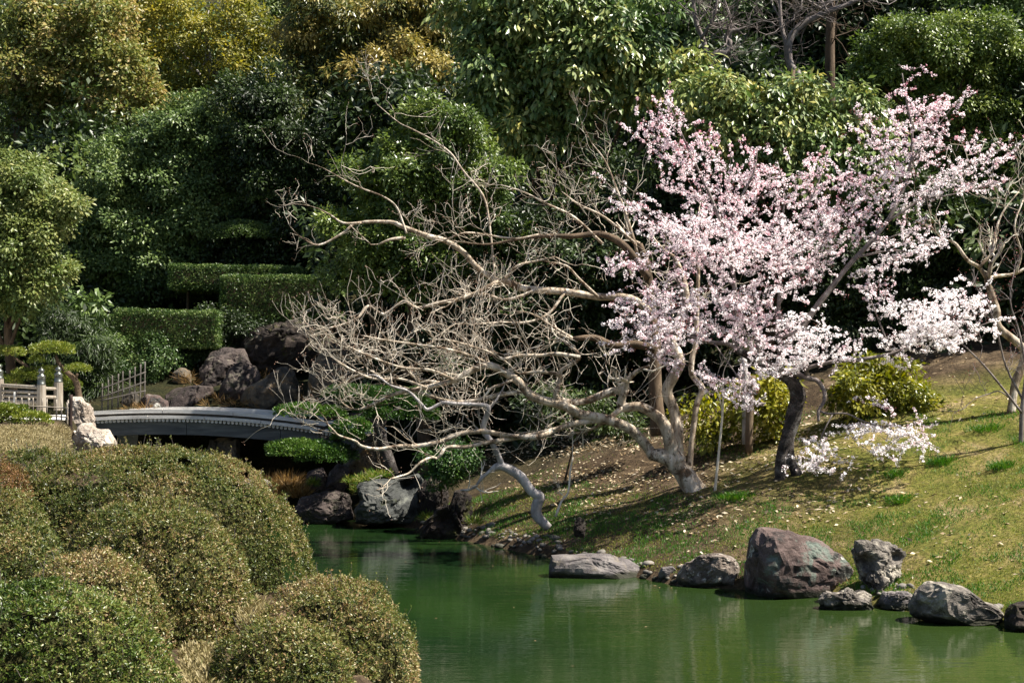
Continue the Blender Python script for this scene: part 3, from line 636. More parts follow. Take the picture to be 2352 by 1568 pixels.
tree('russet_tree', 'tall russet and olive leaved tree in the upper left corner', 'autumn', (45, 50),
     LB(50, (30, 40, 90, 60, .4), (140, 50, 90, 60, .55), (240, 60, 80, 70, .6), (60, 140, 100, 60, .45), (190, 150, 100, 60, .6), (290, 170, 80, 60, .55), (120, 220, 100, 46, .55), (240, 260, 90, 50, .55), (330, 250, 70, 46, .6), (200, 320, 70, 36, .5), (60, 290, 70, 60, .2), (330, 330, 70, 50, .35)), .28, Lf=.17, Wf=.085, cover=1.15, clump=.34, gap=.46, inner=.05,
     trunk_pts=[at(62, 480, 50), at(50, 330, 50), at(42, 200, 50), at(60, 60, 50), at(70, -40, 50)])
tree('yellow_tree', 'yellow green tree with pale branches at the top, right of the russet tree', 'yellow', (470, 57),
     LB(56, (330, 20, 70, 46, .5), (400, 75, 95, 60, .5), (480, 30, 90, 50, .45), (520, 110, 95, 60, .4), (430, 150, 70, 50, .35), (560, 190, 70, 60, .3), (590, 60, 46, 50, .2), (420, 230, 70, 50, .2), (500, 240, 60, 50, .25)), .22, bark='grey_bark', Lf=.16, Wf=.08, cover=.75, clump=.36, gap=.47, inner=.03)
tree('orange_tipped_evergreen', 'tall dark evergreen with orange young leaves along its top', 'orange', (800, 46),
     LB(45, (770, 30, 90, 50, .5), (700, 100, 60, 50, .72), (800, 90, 90, 60, .42), (900, 30, 90, 50, .5), (960, 90, 60, 46, .5), (860, 165, 70, 34, .85, -1), (940, 130, 70, 34, .8, -1), (990, 170, 50, 36, .75, -1.5), (820, 230, 120, 70, .25), (740, 300, 90, 80, .22), (850, 320, 100, 70, .2), (700, 200, 60, 80, .35), (740, 400, 80, 70, .2), (1000, 30, 60, 50, .6)), .28, Lf=.17, Wf=.06, cover=1.5, clump=.3, gap=.45, droop=.45, spread=.12, inner=.08)
tree('dark_evergreen', 'dark evergreen tree between the deep green tree and the orange tipped one', 'dark', (620, 44),
     LB(43, (590, 240, 75, 80, .4), (640, 340, 80, 90, .35), (570, 350, 60, 70, .4), (650, 470, 90, 80, .3), (590, 560, 90, 70, .3), (690, 570, 80, 70, .25), (540, 600, 80, 50, .25), (730, 500, 60, 90, .2)), .22, Lf=.12, Wf=.055, cover=1.9, clump=.28, gap=.44)
tree('glossy_evergreen', 'big glossy leaved evergreen spilling down at the top centre', 'glossy', (1320, 35),
     LB(34.2, (1120, 30, 80, 50, .4), (1220, 40, 100, 60, .45), (1340, 40, 100, 60, .45), (1150, 120, 90, 60, .4), (1270, 130, 110, 60, .5), (1390, 130, 100, 56, .5), (1160, 210, 80, 60, .42), (1270, 220, 100, 54, .5), (1220, 300, 80, 46, .45), (1300, 310, 80, 44, .5), (1210, 360, 60, 34, .45), (1400, 220, 80, 44, .55), (1470, 180, 70, 40, .5), (1550, 190, 76, 46, .55), (1450, 70, 70, 60, .25)), .2, Lf=.20, Wf=.085, cover=1.7, clump=.30, per=12, gap=.44, droop=.55)
tree('glossy_tree', 'glossy olive leaved tree rising just behind the cherry blossom', 'glossy', (1760, 32.5),
     LB(31.8, (1640, 215, 70, 44, .6), (1710, 250, 90, 56, .5), (1800, 280, 96, 54, .55), (1900, 295, 80, 50, .55), (1850, 215, 50, 36, .6), (1960, 250, 60, 60, .55), (2000, 330, 66, 48, .5), (1740, 340, 110, 54, .4), (1870, 370, 110, 60, .35), (1980, 410, 70, 60, .35), (1640, 300, 70, 50, .45)), .15, Lf=.17, Wf=.07, cover=1.8, clump=.28, per=12, gap=.43, droop=.5)
tree('olive_shrub_tree', 'rounded olive green tree behind the upper bare branches', 'fresh', (970, 33.2),
     LB(32.4, (1000, 275, 70, 44, .4), (960, 350, 100, 56, .4), (1050, 330, 86, 60, .3), (870, 420, 90, 52, .45), (980, 450, 110, 66, .35), (810, 510, 66, 50, .5), (890, 550, 96, 60, .45), (840, 615, 80, 46, .45), (1080, 440, 86, 76, .25), (1090, 540, 80, 70, .2), (950, 620, 90, 50, .3)), .16, Lf=.11, Wf=.045, cover=1.8, clump=.22, gap=.42)
tree('bright_bushy_tree', 'dense bright green bushy tree in the upper right corner', 'fresh', (2200, 33.5),
     LB(32.8, (1985, 150, 46, 46, .45), (2060, 95, 66, 46, .6), (2140, 130, 100, 62, .55), (2250, 110, 96, 56, .45), (2330, 170, 90, 66, .4), (2190, 215, 100, 58, .55), (2300, 265, 90, 52, .5), (2340, 340, 76, 56, .5), (2240, 345, 80, 52, .5), (2190, 420, 70, 46, .45), (2300, 430, 80, 60, .35), (2080, 190, 60, 46, .4)), .16, Lf=.095, Wf=.046, cover=1.9, clump=.2, gap=.43)
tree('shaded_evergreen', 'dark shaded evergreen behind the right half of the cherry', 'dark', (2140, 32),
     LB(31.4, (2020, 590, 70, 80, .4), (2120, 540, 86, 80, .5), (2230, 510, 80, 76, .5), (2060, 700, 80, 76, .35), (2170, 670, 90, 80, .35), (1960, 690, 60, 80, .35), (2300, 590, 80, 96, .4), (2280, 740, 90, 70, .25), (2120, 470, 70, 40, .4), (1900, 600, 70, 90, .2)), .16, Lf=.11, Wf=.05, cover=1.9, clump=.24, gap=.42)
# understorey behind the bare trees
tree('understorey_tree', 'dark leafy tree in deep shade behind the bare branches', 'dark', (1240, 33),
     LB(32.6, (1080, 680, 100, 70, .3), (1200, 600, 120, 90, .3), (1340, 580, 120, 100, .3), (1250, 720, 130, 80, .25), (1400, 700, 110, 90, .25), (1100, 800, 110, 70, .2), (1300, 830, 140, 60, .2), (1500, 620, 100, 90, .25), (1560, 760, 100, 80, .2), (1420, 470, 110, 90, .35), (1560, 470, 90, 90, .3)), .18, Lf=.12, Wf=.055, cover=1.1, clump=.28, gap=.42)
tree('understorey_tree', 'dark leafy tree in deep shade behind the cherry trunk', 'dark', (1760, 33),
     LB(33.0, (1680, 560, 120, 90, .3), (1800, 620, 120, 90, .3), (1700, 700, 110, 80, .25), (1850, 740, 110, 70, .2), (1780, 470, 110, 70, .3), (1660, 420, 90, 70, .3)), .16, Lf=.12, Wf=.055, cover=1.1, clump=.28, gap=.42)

def grow(T, start, direc, length, r0, level, up, rng, spread=.62):
    """a crooked branch with side branches down to fine twigs"""
    n = 6 if level > 0 else 5
    pts = [np.array(start)]; d = np.array(direc) / np.linalg.norm(direc); step = length / (n - 1)
    for k in range(n - 1):
        d = d + rng.normal(0, .27, 3) * np.array([1, .9, 1]) + np.array([0, 0, up * .16]); d /= np.linalg.norm(d)
        pts.append(pts[-1] + d * step)
    P = np.array(pts); rad = np.linspace(r0, max(r0 * .5, .0034), n); T[0 if level > 1 else 1].add(P, rad, 5 if r0 > .012 else 3)
    if level <= 0: T[2].append(P[-1]); return
    kids = rng.integers(2, 5) if level > 1 else rng.integers(2, 5)
    for k in range(kids):
        i = rng.integers(1, n); t = P[i] - P[i - 1]; t /= np.linalg.norm(t)
        dd = t * rng.uniform(.3, .9) + rng.normal(0, spread, 3) * np.array([1, .8, .85]) + np.array([0, 0, up * .35])
        grow(T, P[i], dd, length * rng.uniform(.45, .8), max(rad[i] * .66, .0040), level - 1, up, rng)

# tall crooked trees in the dark at the top
def crooked(name, label, D, traces, bark):
    root = empty(name, at(traces[0][0][0][0], traces[0][0][0][1], D), label, 'tree')
    for k, (pts, rad) in enumerate(traces):
        capped_tube('trunk' if k == 0 else 'limb', [at(u, v, D + dd) for (u, v, dd) in [(p[0], p[1], p[2] if len(p) > 2 else 0) for p in pts]], [r * .7 * D / F for r in rad], M[bark], root, sides=7, rough=.12)
    rng = np.random.default_rng(len(label)); T = [Tubes(), Tubes(), []]
    for (pts, rad) in traces:
        S = smooth_poly([at(p[0], p[1], D + (p[2] if len(p) > 2 else 0)) for p in pts], 4)
        for _ in range(int(2.2 * len(pts))):
            i = rng.integers(len(S) // 3, len(S)); grow(T, S[i], rng.normal(0, 1, 3) + np.array([0, -.2, .5]), rng.uniform(.7, 1.5), .018, 2, .4, rng)
    T[0].build('branches', M[bark], root, kind='stuff'); T[1].build('twigs', M[bark], root, kind='stuff')
    return root
ct = crooked('crooked_tree', 'crooked grey tree leaning right in the dark at the top, beside the straight mossy trunk', 36, [
    ([(1840, 420), (1838, 200), (1815, 150), (1812, 95), (1845, 55), (1900, 28), (1960, 5), (2010, -25)], [17, 15, 13, 12, 10, 8, 6]),
    ([(1812, 120, .1), (1795, 60, .3), (1790, -20, .4)], [9, 7, 5]), ([(1900, 28), (1860, 5, -.3), (1830, -20, -.5)], [5, 4, 3]), ([(1900, 28), (1880, -15, .4)], [5, 3])], 'cherry_limb')
crooked('twisted_tree', 'twisted double stemmed grey tree left of the mossy trunk', 36.6, [
    ([(1625, 420), (1632, 150), (1668, 122), (1676, 100), (1668, 88), (1680, 72), (1700, 70)], [13, 11, 11, 10, 9, 7]),
    ([(1634, 160), (1615, 92, .2), (1598, 50, .2), (1590, -20, .2)], [9, 8, 8, 6]), ([(1676, 95), (1678, 45, .2), (1660, -10, .3)], [5, 4, 3]), ([(1610, 90), (1640, 40, -.2), (1650, -20, -.2)], [6, 5, 4])], 'cherry_limb')
crooked('mossy_trunk_tree', 'straight mossy brown trunk rising into the dark at the top', 37.5, [
    ([(1910, 440), (1906, 150), (1908, 50), (1906, -60)], [17, 16, 15, 14]), ([(1906, 60), (1930, 10, -.2), (1960, -40, -.3)], [7, 5, 3])], 'brown_bark')

# forest behind, with extra trees added to cast shade: every tree its own object
fk = 0
fills = [(-60, 60, 120), (60, 64, 60), (190, 58, 200), (330, 66, 0), (420, 62, 60), (600, 64, 120), (700, 66, -20), (800, 60, 120), (880, 58, -30), (1000, 50, 60), (1100, 46, 160), (1080, 58, -40), (1230, 52, -30),
         (1380, 44, 120), (1480, 48, 40), (1520, 40, 280), (1640, 46, -60), (1700, 42, 200), (1780, 52, 40), (1900, 46, -90), (1940, 41, 330), (2050, 45, -40), (2120, 41, 260), (2200, 50, -60), (2330, 44, 0), (2420, 40, 200), (1240, 39, 420), (950, 42, 250), (480, 46, 640), (90, 44, 620), (-40, 42, 760), (40, 39.5, 770), (170, 41, 760), (300, 43.5, 720), (2480, 34, 420), (2560, 31, 300), (640, 48, 330),
         (170, 47, 330), (150, 45, 470), (230, 49, 520), (1720, 50, -40), (1800, 46, 60), (1960, 52, -120), (2120, 56, -160), (2260, 52, -140), (2400, 54, -120), (2040, 48, 120), (2300, 47, 120), (1860, 44, 240), (1560, 54, -40), (1420, 58, -60), (1640, 60, -120), (1880, 60, -150), (2180, 62, -180),
         (985, 36.9, 470), (1090, 36.2, 500), (1010, 37.5, 640), (1180, 36.5, 700), (2480, 29.5, 500), (2620, 29.5, 420), (2780, 30, 380), (2700, 31.5, 260), (2550, 33, 180), (2950, 31, 330), (1340, 35.5, 640), (1480, 35, 560)]  # mostly added for shade: by the bridge rocks, and unseen beyond the right edge
for (u, D, v) in fills:
    s = F / D; w = R.uniform(1.7, 2.4) * s
    ls = LB(D, (u, v, w * .7, w * .55, .3), (u - w * .6, v + w * .5, w * .6, w * .55, .3), (u + w * .6, v + w * .45, w * .6, w * .55, .3), (u, v + w * .95, w * .8, w * .6, .25), (u - w * .4, v + w * 1.5, w * .6, w * .6, .2), (u + w * .45, v + w * 1.5, w * .6, w * .6, .2))
    fk += 1; km, kl = (('dark', 'dark evergreen tree deep in the forest behind the front row'), ('bluegreen', 'mid green tree filling the forest behind the front row'), ('dark', 'dark evergreen tree deep in the forest behind the front row'), ('olive', 'olive green tree filling the forest behind the front row'))[fk % 4 if D > 38 else 0]
    tree('forest_tree', kl, km, (u, D + .5), ls, .2, group='trees deep in the forest', limbs=False, Lf=.23, Wf=.11, cover=.52, clump=.42, per=12, gap=.40, inner=.2)

x = R.uniform(-40, 34, 60000); y = R.uniform(31, 104, 60000) ** 1.0; d = pond_dist(x, y); k = (d > 3.2) & ((y > 42) | (x > -2.5) | (x < -13)) & ((x < 3) | (y > 32.5)); x, y = x[k], y[k]; n_ = len(x)
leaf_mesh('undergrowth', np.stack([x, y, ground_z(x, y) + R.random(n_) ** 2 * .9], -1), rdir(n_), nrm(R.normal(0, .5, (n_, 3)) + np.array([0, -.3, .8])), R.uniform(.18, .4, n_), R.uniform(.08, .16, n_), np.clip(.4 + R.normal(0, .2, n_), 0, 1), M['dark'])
tag(bpy.data.objects['undergrowth'], 'dark leafy undergrowth covering the forest slope', 'undergrowth', kind='stuff')

# ------------------------------------------------------------------ shrubs, hedges, clipped pines
tree('lime_shrub', 'yellow green shrub with large leaves between the bare trunks', 'lime', (1640, 27.6),
     LB(27.2, (1605, 950, 44, 38, .5), (1660, 930, 48, 38, .5), (1705, 955, 36, 38, .55), (1650, 995, 44, 32, .35), (1738, 920, 22, 22, .6)), .03, cat='shrub', Lf=.11, Wf=.05, cover=.75, clump=.2, per=9, gap=.46, droop=.35, inner=.06)
tree('young_lime_plant', 'few big yellow leaves on thin stems just left of the cherry trunk', 'lime', (1785, 26.8),
     LB(26.6, (1775, 890, 24, 20, .7), (1790, 920, 20, 20, .7), (1768, 950, 16, 18, .6), (1790, 1005, 18, 18, .5)), .015, cat='shrub', Lf=.12, Wf=.05, cover=.8, clump=.16, per=7, gap=.4, inner=0)
tree('rounded_shrub', 'rounded glossy green shrub behind the cherry trunk on the right', 'lime', (2010, 26.6),
     LB(26.2, (1950, 880, 54, 44, .45), (2030, 862, 60, 38, .5), (2090, 905, 40, 40, .5), (1990, 925, 60, 30, .4), (2118, 935, 22, 22, .5), (2070, 935, 40, 24, .4)), .03, cat='shrub', Lf=.10, Wf=.045, cover=2.0, clump=.18, per=11, gap=.42, droop=.3)
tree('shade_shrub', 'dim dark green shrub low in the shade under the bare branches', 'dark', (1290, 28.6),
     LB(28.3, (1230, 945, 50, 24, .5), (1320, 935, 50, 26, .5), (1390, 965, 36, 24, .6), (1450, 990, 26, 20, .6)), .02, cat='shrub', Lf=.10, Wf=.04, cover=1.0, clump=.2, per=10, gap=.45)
tree('drooping_shrub', 'small dark green shrub hanging above the hollow craggy rock', 'pine', (1010, 29),
     LB(28.7, (1012, 1085, 30, 24, .3), (1040, 1050, 34, 22, .25), (1005, 1062, 24, 18, .3)), .02, cat='shrub', Lf=.07, Wf=.03, cover=1.4, clump=.12, per=10, gap=.4)

def slab_leaves(x0, x1, y0, y1, z0, z1, n, rnd=.12):
    """points on a clipped, round-edged hedge: top, front, ends and back"""
    c = np.array([(x0 + x1) / 2, (y0 + y1) / 2, (z0 + z1) / 2]); h = np.array([(x1 - x0) / 2, (y1 - y0) / 2, (z1 - z0) / 2])
    A = np.array([h[1] * h[2], h[0] * h[2], h[0] * h[1]]); A2 = np.array([A[0], A[0], A[1], A[1] * .3, A[2], A[2] * .5]); A2 /= A2.sum()
    f = R.choice(6, n, p=A2); p = R.uniform(-1, 1, (n, 3)) * h; ax = f // 2; sg = np.array([1, -1, -1, 1, 1, -1])[f]
    p[np.arange(n), ax] = sg * h[ax]
    q = np.clip(p, -(h - rnd), h - rnd); o = nrm(p - q); o[np.isnan(o)] = 0
    return c + q + o * rnd, o
def hedge(label, u0, u1, v0, v1, D, depth, Lf=.062, tilt=0):
    a = at(u0, v1, D); b_ = at(u1, v0, D); x0, x1, z0, z1 = a[0], b_[0], a[2], b_[2]
    root = empty('clipped_hedge', ((x0 + x1) / 2, D + depth / 2, gz((x0 + x1) / 2, D + depth / 2)), label, 'hedge')
    ar = (x1 - x0) * ((z1 - z0) * 1.5 + depth * 1.5) + 2 * depth * (z1 - z0); n = int(ar * 1.9 / (Lf * Lf * .5 * .5))
    p, o = slab_leaves(x0, x1, D, D + depth, z0, z1, n, .09)
    wob = (fbm(p * 2.2, 3) - .5) * .07 + (fbm(p * 7, 2) - .5) * .05 - R.random(n) ** 2 * .08
    p = p + o * wob[:, None]; p[:, 2] += tilt * (p[:, 0] - x0)
    leaf_mesh('foliage', p, nrm(o * .5 + R.normal(0, .7, (n, 3)) + np.array([0, 0, .25])), nrm(o * .8 + R.normal(0, .55, (n, 3)) + np.array([0, 0, .2])), Lf * R.uniform(.7, 1.3, n), Lf * .5, np.clip(.40 + R.normal(0, .27, n) + (fbm(p * 3, 2) - .5) * .7, 0, 1), M['hedge'], root)
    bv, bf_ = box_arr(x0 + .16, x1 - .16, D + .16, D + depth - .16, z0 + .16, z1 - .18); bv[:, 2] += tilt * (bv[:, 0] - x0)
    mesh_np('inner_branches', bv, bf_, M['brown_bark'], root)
    for k in range(max(2, int((x1 - x0) / .9))):
        x = x0 + .4 + (x1 - x0 - .8) * k / max(1, int((x1 - x0) / .9) - 1); y = D + depth * .55
        capped_tube('stem', [(x, y, gz(x, y) - .1), (x + R.normal(0, .05), y, (gz(x, y) + z0) / 2), (x, y, z0 + .3)], [.05, .045, .04], M['brown_bark'], root, sides=6)
    return root
hedge('flat topped hedge, lowest and nearest of the clipped hedges on the left', 262, 500, 710, 794, 38.6, 1.7, tilt=-.022)
hedge('short narrow hedge tucked behind the left end of the lowest hedge', 222, 268, 724, 806, 40.2, 1.0)
hedge('thin uppermost hedge behind the tallest hedge', 385, 690, 606, 662, 41.0, 1.6, tilt=-.02)
hedge('tallest hedge, a deep dark green block over the mossy crag', 505, 782, 632, 738, 39.8, 1.1)
tree('leafy_undergrowth_shrub', 'loose leafy shrub below the short hedge beside the lattice fence', 'hedge', (260, 39), LB(38.8, (250, 800, 40, 40, .5), (290, 820, 50, 36, .45), (240, 850, 30, 30, .35), (330, 850, 40, 40, .2), (360, 820, 50, 36, .2), (350, 880, 30, 30, .2), (285, 872, 34, 30, .3, .3), (330, 880, 40, 26, .2, .3), (390, 862, 40, 30, .2, .3)), .03, cat='shrub', Lf=.07, Wf=.035, cover=1.6, clump=.16, gap=.42)
tree('dark_bank_shrub', 'dark shrub between the lowest hedge and the rockwork', 'dark', (430, 39.5), LB(39.6, (430, 820, 60, 36, .2), (490, 800, 50, 40, .2), (470, 760, 50, 40, .25), (560, 750, 60, 20, .2)), .03, cat='shrub', Lf=.08, Wf=.04, cover=1.4, clump=.2, gap=.42)
tree('bamboo_thicket', 'thicket of dry bamboo grass beside the clipped tree', 'dark', (215, 37.6), LB(37.8, (205, 780, 30, 60, .4), (200, 860, 34, 60, .3), (230, 900, 40, 40, .25), (180, 900, 30, 40, .25), (140, 760, 40, 60, .25)), .02, cat='shrub', Lf=.22, Wf=.025, cover=1.2, clump=.22, per=10, gap=.42, droop=.4)

def clipped(name, label, mat, D, pads, trunks, bark='dark_bark', Lf=.055, cat='clipped tree', base=None):
    b0 = at(*trunks[0][0][0], D); root = empty(name, b0, label, cat)
    for k, (pts, rad) in enumerate(trunks):
        capped_tube('trunk' if k == 0 else 'limb', [at(u, v, D + .1) for u, v in pts], [r * D / F for r in rad], M[bark], root, sides=7, rough=.18)
    for (u, v, ru, rv, t, dd) in pads:
        c = at(u, v, D + dd); s = D / F; r = np.array([ru, max(ru * .75, rv), rv]) * s; a = 2.2 * math.pi * r[0] * r[1] + 4 * r[0] * r[2]
        n = int(a * 2.3 / (Lf * Lf * .5)); d = rdir(n); d[:, 2] = np.where(d[:, 2] < -.25, -d[:, 2], d[:, 2])
        p = c + d * r * (1 + .30 * (fbm(d * 2.5 + u, 3) - .5) * 2 - R.random(n) ** 2 * .25)[:, None]
        p[:, 2] = np.maximum(p[:, 2], c[2] - r[2] * .45 + R.normal(0, .02, n))
        out = nrm(d / r)
        leaf_mesh('foliage_pad', p, nrm(out * .7 + R.normal(0, .6, (n, 3)) + np.array([0, 0, .35])), nrm(out * .6 + R.normal(0, .6, (n, 3)) + np.array([0, -.1, .5])), Lf * R.uniform(.7, 1.3, n), Lf * .5, np.clip(t + R.normal(0, .17, n) + (fbm(p * 5, 2) - .5) * .6, 0, 1), M[mat], root)
    return root
clipped('cloud_pruned_tree', 'cloud pruned garden tree with rounded pads behind the railing', 'niwaki', 36.0,
        [(22, 812, 36, 17, .6, 0), (122, 806, 52, 21, .55, -.2), (178, 849, 28, 14, .5, -.2), (84, 830, 18, 14, .45, .1), (64, 866, 36, 22, .45, .2), (18, 882, 34, 22, .5, .2), (110, 862, 44, 20, .45, .2), (140, 890, 44, 24, .35, .4)],
        [([(186, 950), (180, 905), (172, 872), (140, 842), (128, 815)], [9, 8, 7, 5, 3]), ([(172, 872), (178, 858)], [5, 3]), ([(140, 842), (100, 850), (70, 845), (30, 820)], [5, 4, 4, 3])], 'brown_bark')
clipped('low_pine', 'low sunlit pine with two pads at the left edge above the reddish bush', 'niwaki', 29.3,
        [(14, 948, 56, 20, .45, 0), (72, 966, 46, 20, .5, -.2), (-30, 960, 50, 24, .4, .2)],
        [([(-30, 1060), (-10, 1015), (20, 996), (60, 985), (85, 975)], [12, 10, 8, 6, 4]), ([(10, 1000), (30, 1012), (48, 1000)], [5, 4, 3]), ([(-10, 1015), (-6, 980), (10, 955)], [8, 6, 4])])
clipped('leaning_pine', 'clipped pine leaning out over the right end of the bridge', 'pine', 30.6,
        [(690, 948, 58, 22, .5, -.3), (755, 952, 40, 20, .4, -.1), (806, 986, 48, 26, .42, -.2), (676, 1038, 66, 30, .6, -.5), (735, 1050, 56, 36, .4, -.3), (775, 1048, 46, 30, .15, .2), (800, 905, 60, 22, .3, .3), (860, 920, 80, 34, .3, .5), (930, 925, 66, 34, .25, .6), (880, 955, 70, 26, .25, .4), (960, 955, 50, 30, .2, .6), (800, 1005, 40, 20, .35, -.1)],
        [([(905, 1090), (880, 1020), (872, 985), (840, 962), (800, 955), (745, 962)], [15, 13, 12, 10, 8, 5]), ([(850, 965), (810, 1000), (745, 1005), (735, 990), (760, 975)], [8, 7, 6, 4, 3]), ([(872, 1000), (830, 1015), (790, 1040), (720, 1055)], [9, 7, 5, 3]), ([(872, 985), (890, 955), (920, 935)], [9, 7, 4])])
clipped('shaded_pine', 'shaded pine with flat pads and a crooked trunk above the tallest hedge', 'bluegreen', 42.9,
        [(625, 462, 62, 22, .25, 0), (560, 545, 100, 34, .25, -.2), (640, 575, 50, 20, .2, .4), (690, 500, 40, 20, .25, .2)],
        [([(740, 680), (728, 610), (712, 575), (690, 560), (668, 540), (672, 500), (650, 480)], [12, 12, 11, 8, 6, 5, 3]), ([(690, 560), (660, 560), (640, 552)], [6, 5, 4]), ([(712, 575), (722, 540), (700, 515)], [6, 4, 3])], 'grey_bark', Lf=.07)

# tan rushes under the bridge end and on the rockwork
def tufts(name, label, spots, mat, cat='grass tuft', Lf=.3, n=260, droop=.5, kind='stuff', group=None, t0=.4):
    P, A, N, L, T = [], [], [], [], []
    for (u, v, D, ru) in spots:
        c = at(u, v, D); k = n; a = R.uniform(0, 6.28, k); rr = np.sqrt(R.random(k)) * ru * D / F
        P.append(c + np.stack([np.cos(a) * rr, np.sin(a) * rr * .8, R.normal(0, .03, k)], -1))
        A.append(nrm(np.stack([np.cos(a) * .6, np.sin(a) * .6, np.full(k, 1.0)], -1) + R.normal(0, .35, (k, 3)) - np.array([0, 0, droop]))); N.append(R.normal(0, 1, (k, 3)) + np.array([0, -1, .5])); L.append(Lf * R.uniform(.5, 1.2, k)); T.append(np.clip(t0 + R.normal(0, .22, k), 0, 1))
    P, A, N, L, T = map(np.concatenate, (P, A, N, L, T))
    o = leaf_mesh(name, P, A, N, L, np.maximum(.012, L * .05), T, M[mat], None, kind=kind, origin=P.mean(0)); return tag(o, label, cat, group)
tufts('dry_rushes', 'tan dry rushes at the waterline under the right end of the bridge', [(600, 1128, 31.8, 26), (640, 1135, 31.6, 30), (676, 1130, 31.6, 24), (690, 1140, 31.4, 18), (620, 1115, 32.2, 24), (660, 1112, 32.1, 26)], 'rushes', Lf=.35, n=420, droop=.25)
tufts('rock_grass', 'tawny grass growing in the joints of the rockwork', [(540, 930, 36.6, 26), (520, 925, 36.8, 20), (440, 880, 38, 20), (425, 870, 38, 18), (505, 915, 37.2, 14), (600, 865, 37.8, 24), (700, 920, 36.4, 8), (480, 930, 36.5, 14), (300, 938, 36.4, 18), (335, 938, 36.3, 16)], 'rushes', Lf=.28, n=60, droop=.7, t0=.25)
tufts('shore_grass', 'green grass tufts among the far shore rocks', [(840, 1100, 30.2, 28), (870, 1090, 30.4, 28), (810, 1105, 30.6, 18), (720, 1110, 31.3, 10), (1000, 1200, 28.2, 16), (985, 1190, 28.6, 18), (820, 1125, 30.2, 10), (1090, 1200, 27.2, 14)], 'grassleaf', Lf=.16, n=240, droop=.4, t0=.45)
tufts('dry_turf', 'dry straw coloured turf in front of the bamboo fence', [(hu, hv, hit(hu, hv, 22, 34)[1], 16) for hu in range(0, 156, 12) for hv in range(984, 1044, 7)], 'straw', Lf=.08, n=110, droop=.5, t0=.6)
tufts('bank_turf', 'dry pale grass showing between the foreground azaleas', [(430 + 14 * k, 1500 + 14 * j, 11.6 - .25 * j, 18) for k in range(5) for j in range(7)] + [(560 + 10 * k, 1390 + 12 * j, 13.2 - .2 * j, 14) for k in range(5) for j in range(5)], 'straw', Lf=.06, n=120, droop=.1, t0=.55)

for (u, v, w, nn, lab) in ((2070, 1150, 34, 260, 'bright green grass tuft on the dry turf below the hanging blossom'), (2165, 1062, 34, 260, 'bright green grass tuft on the slope left of the bare tree foot'), (2305, 1072, 36, 260, 'bright green grass tuft beside the thin sapling at the right edge'), (2270, 985, 50, 240, 'green grass strip at the shaded slope top by the swollen tree foot'), (1700, 1142, 60, 420, 'fresh green grass patch between the leaning tree and the cherry'), (2060, 1090, 26, 160, 'small green grass tuft under the rounded shrub')):
    p = hit(u, v); tufts('grass_tuft', lab, [(u + dx * w * .5, v + dz, p[1] - dz * .02, w * .55) for dx, dz in ((-1, 2), (0, 0), (1, -2), (0, 5))], 'grassleaf', Lf=.09, n=nn, droop=.2, t0=.12)
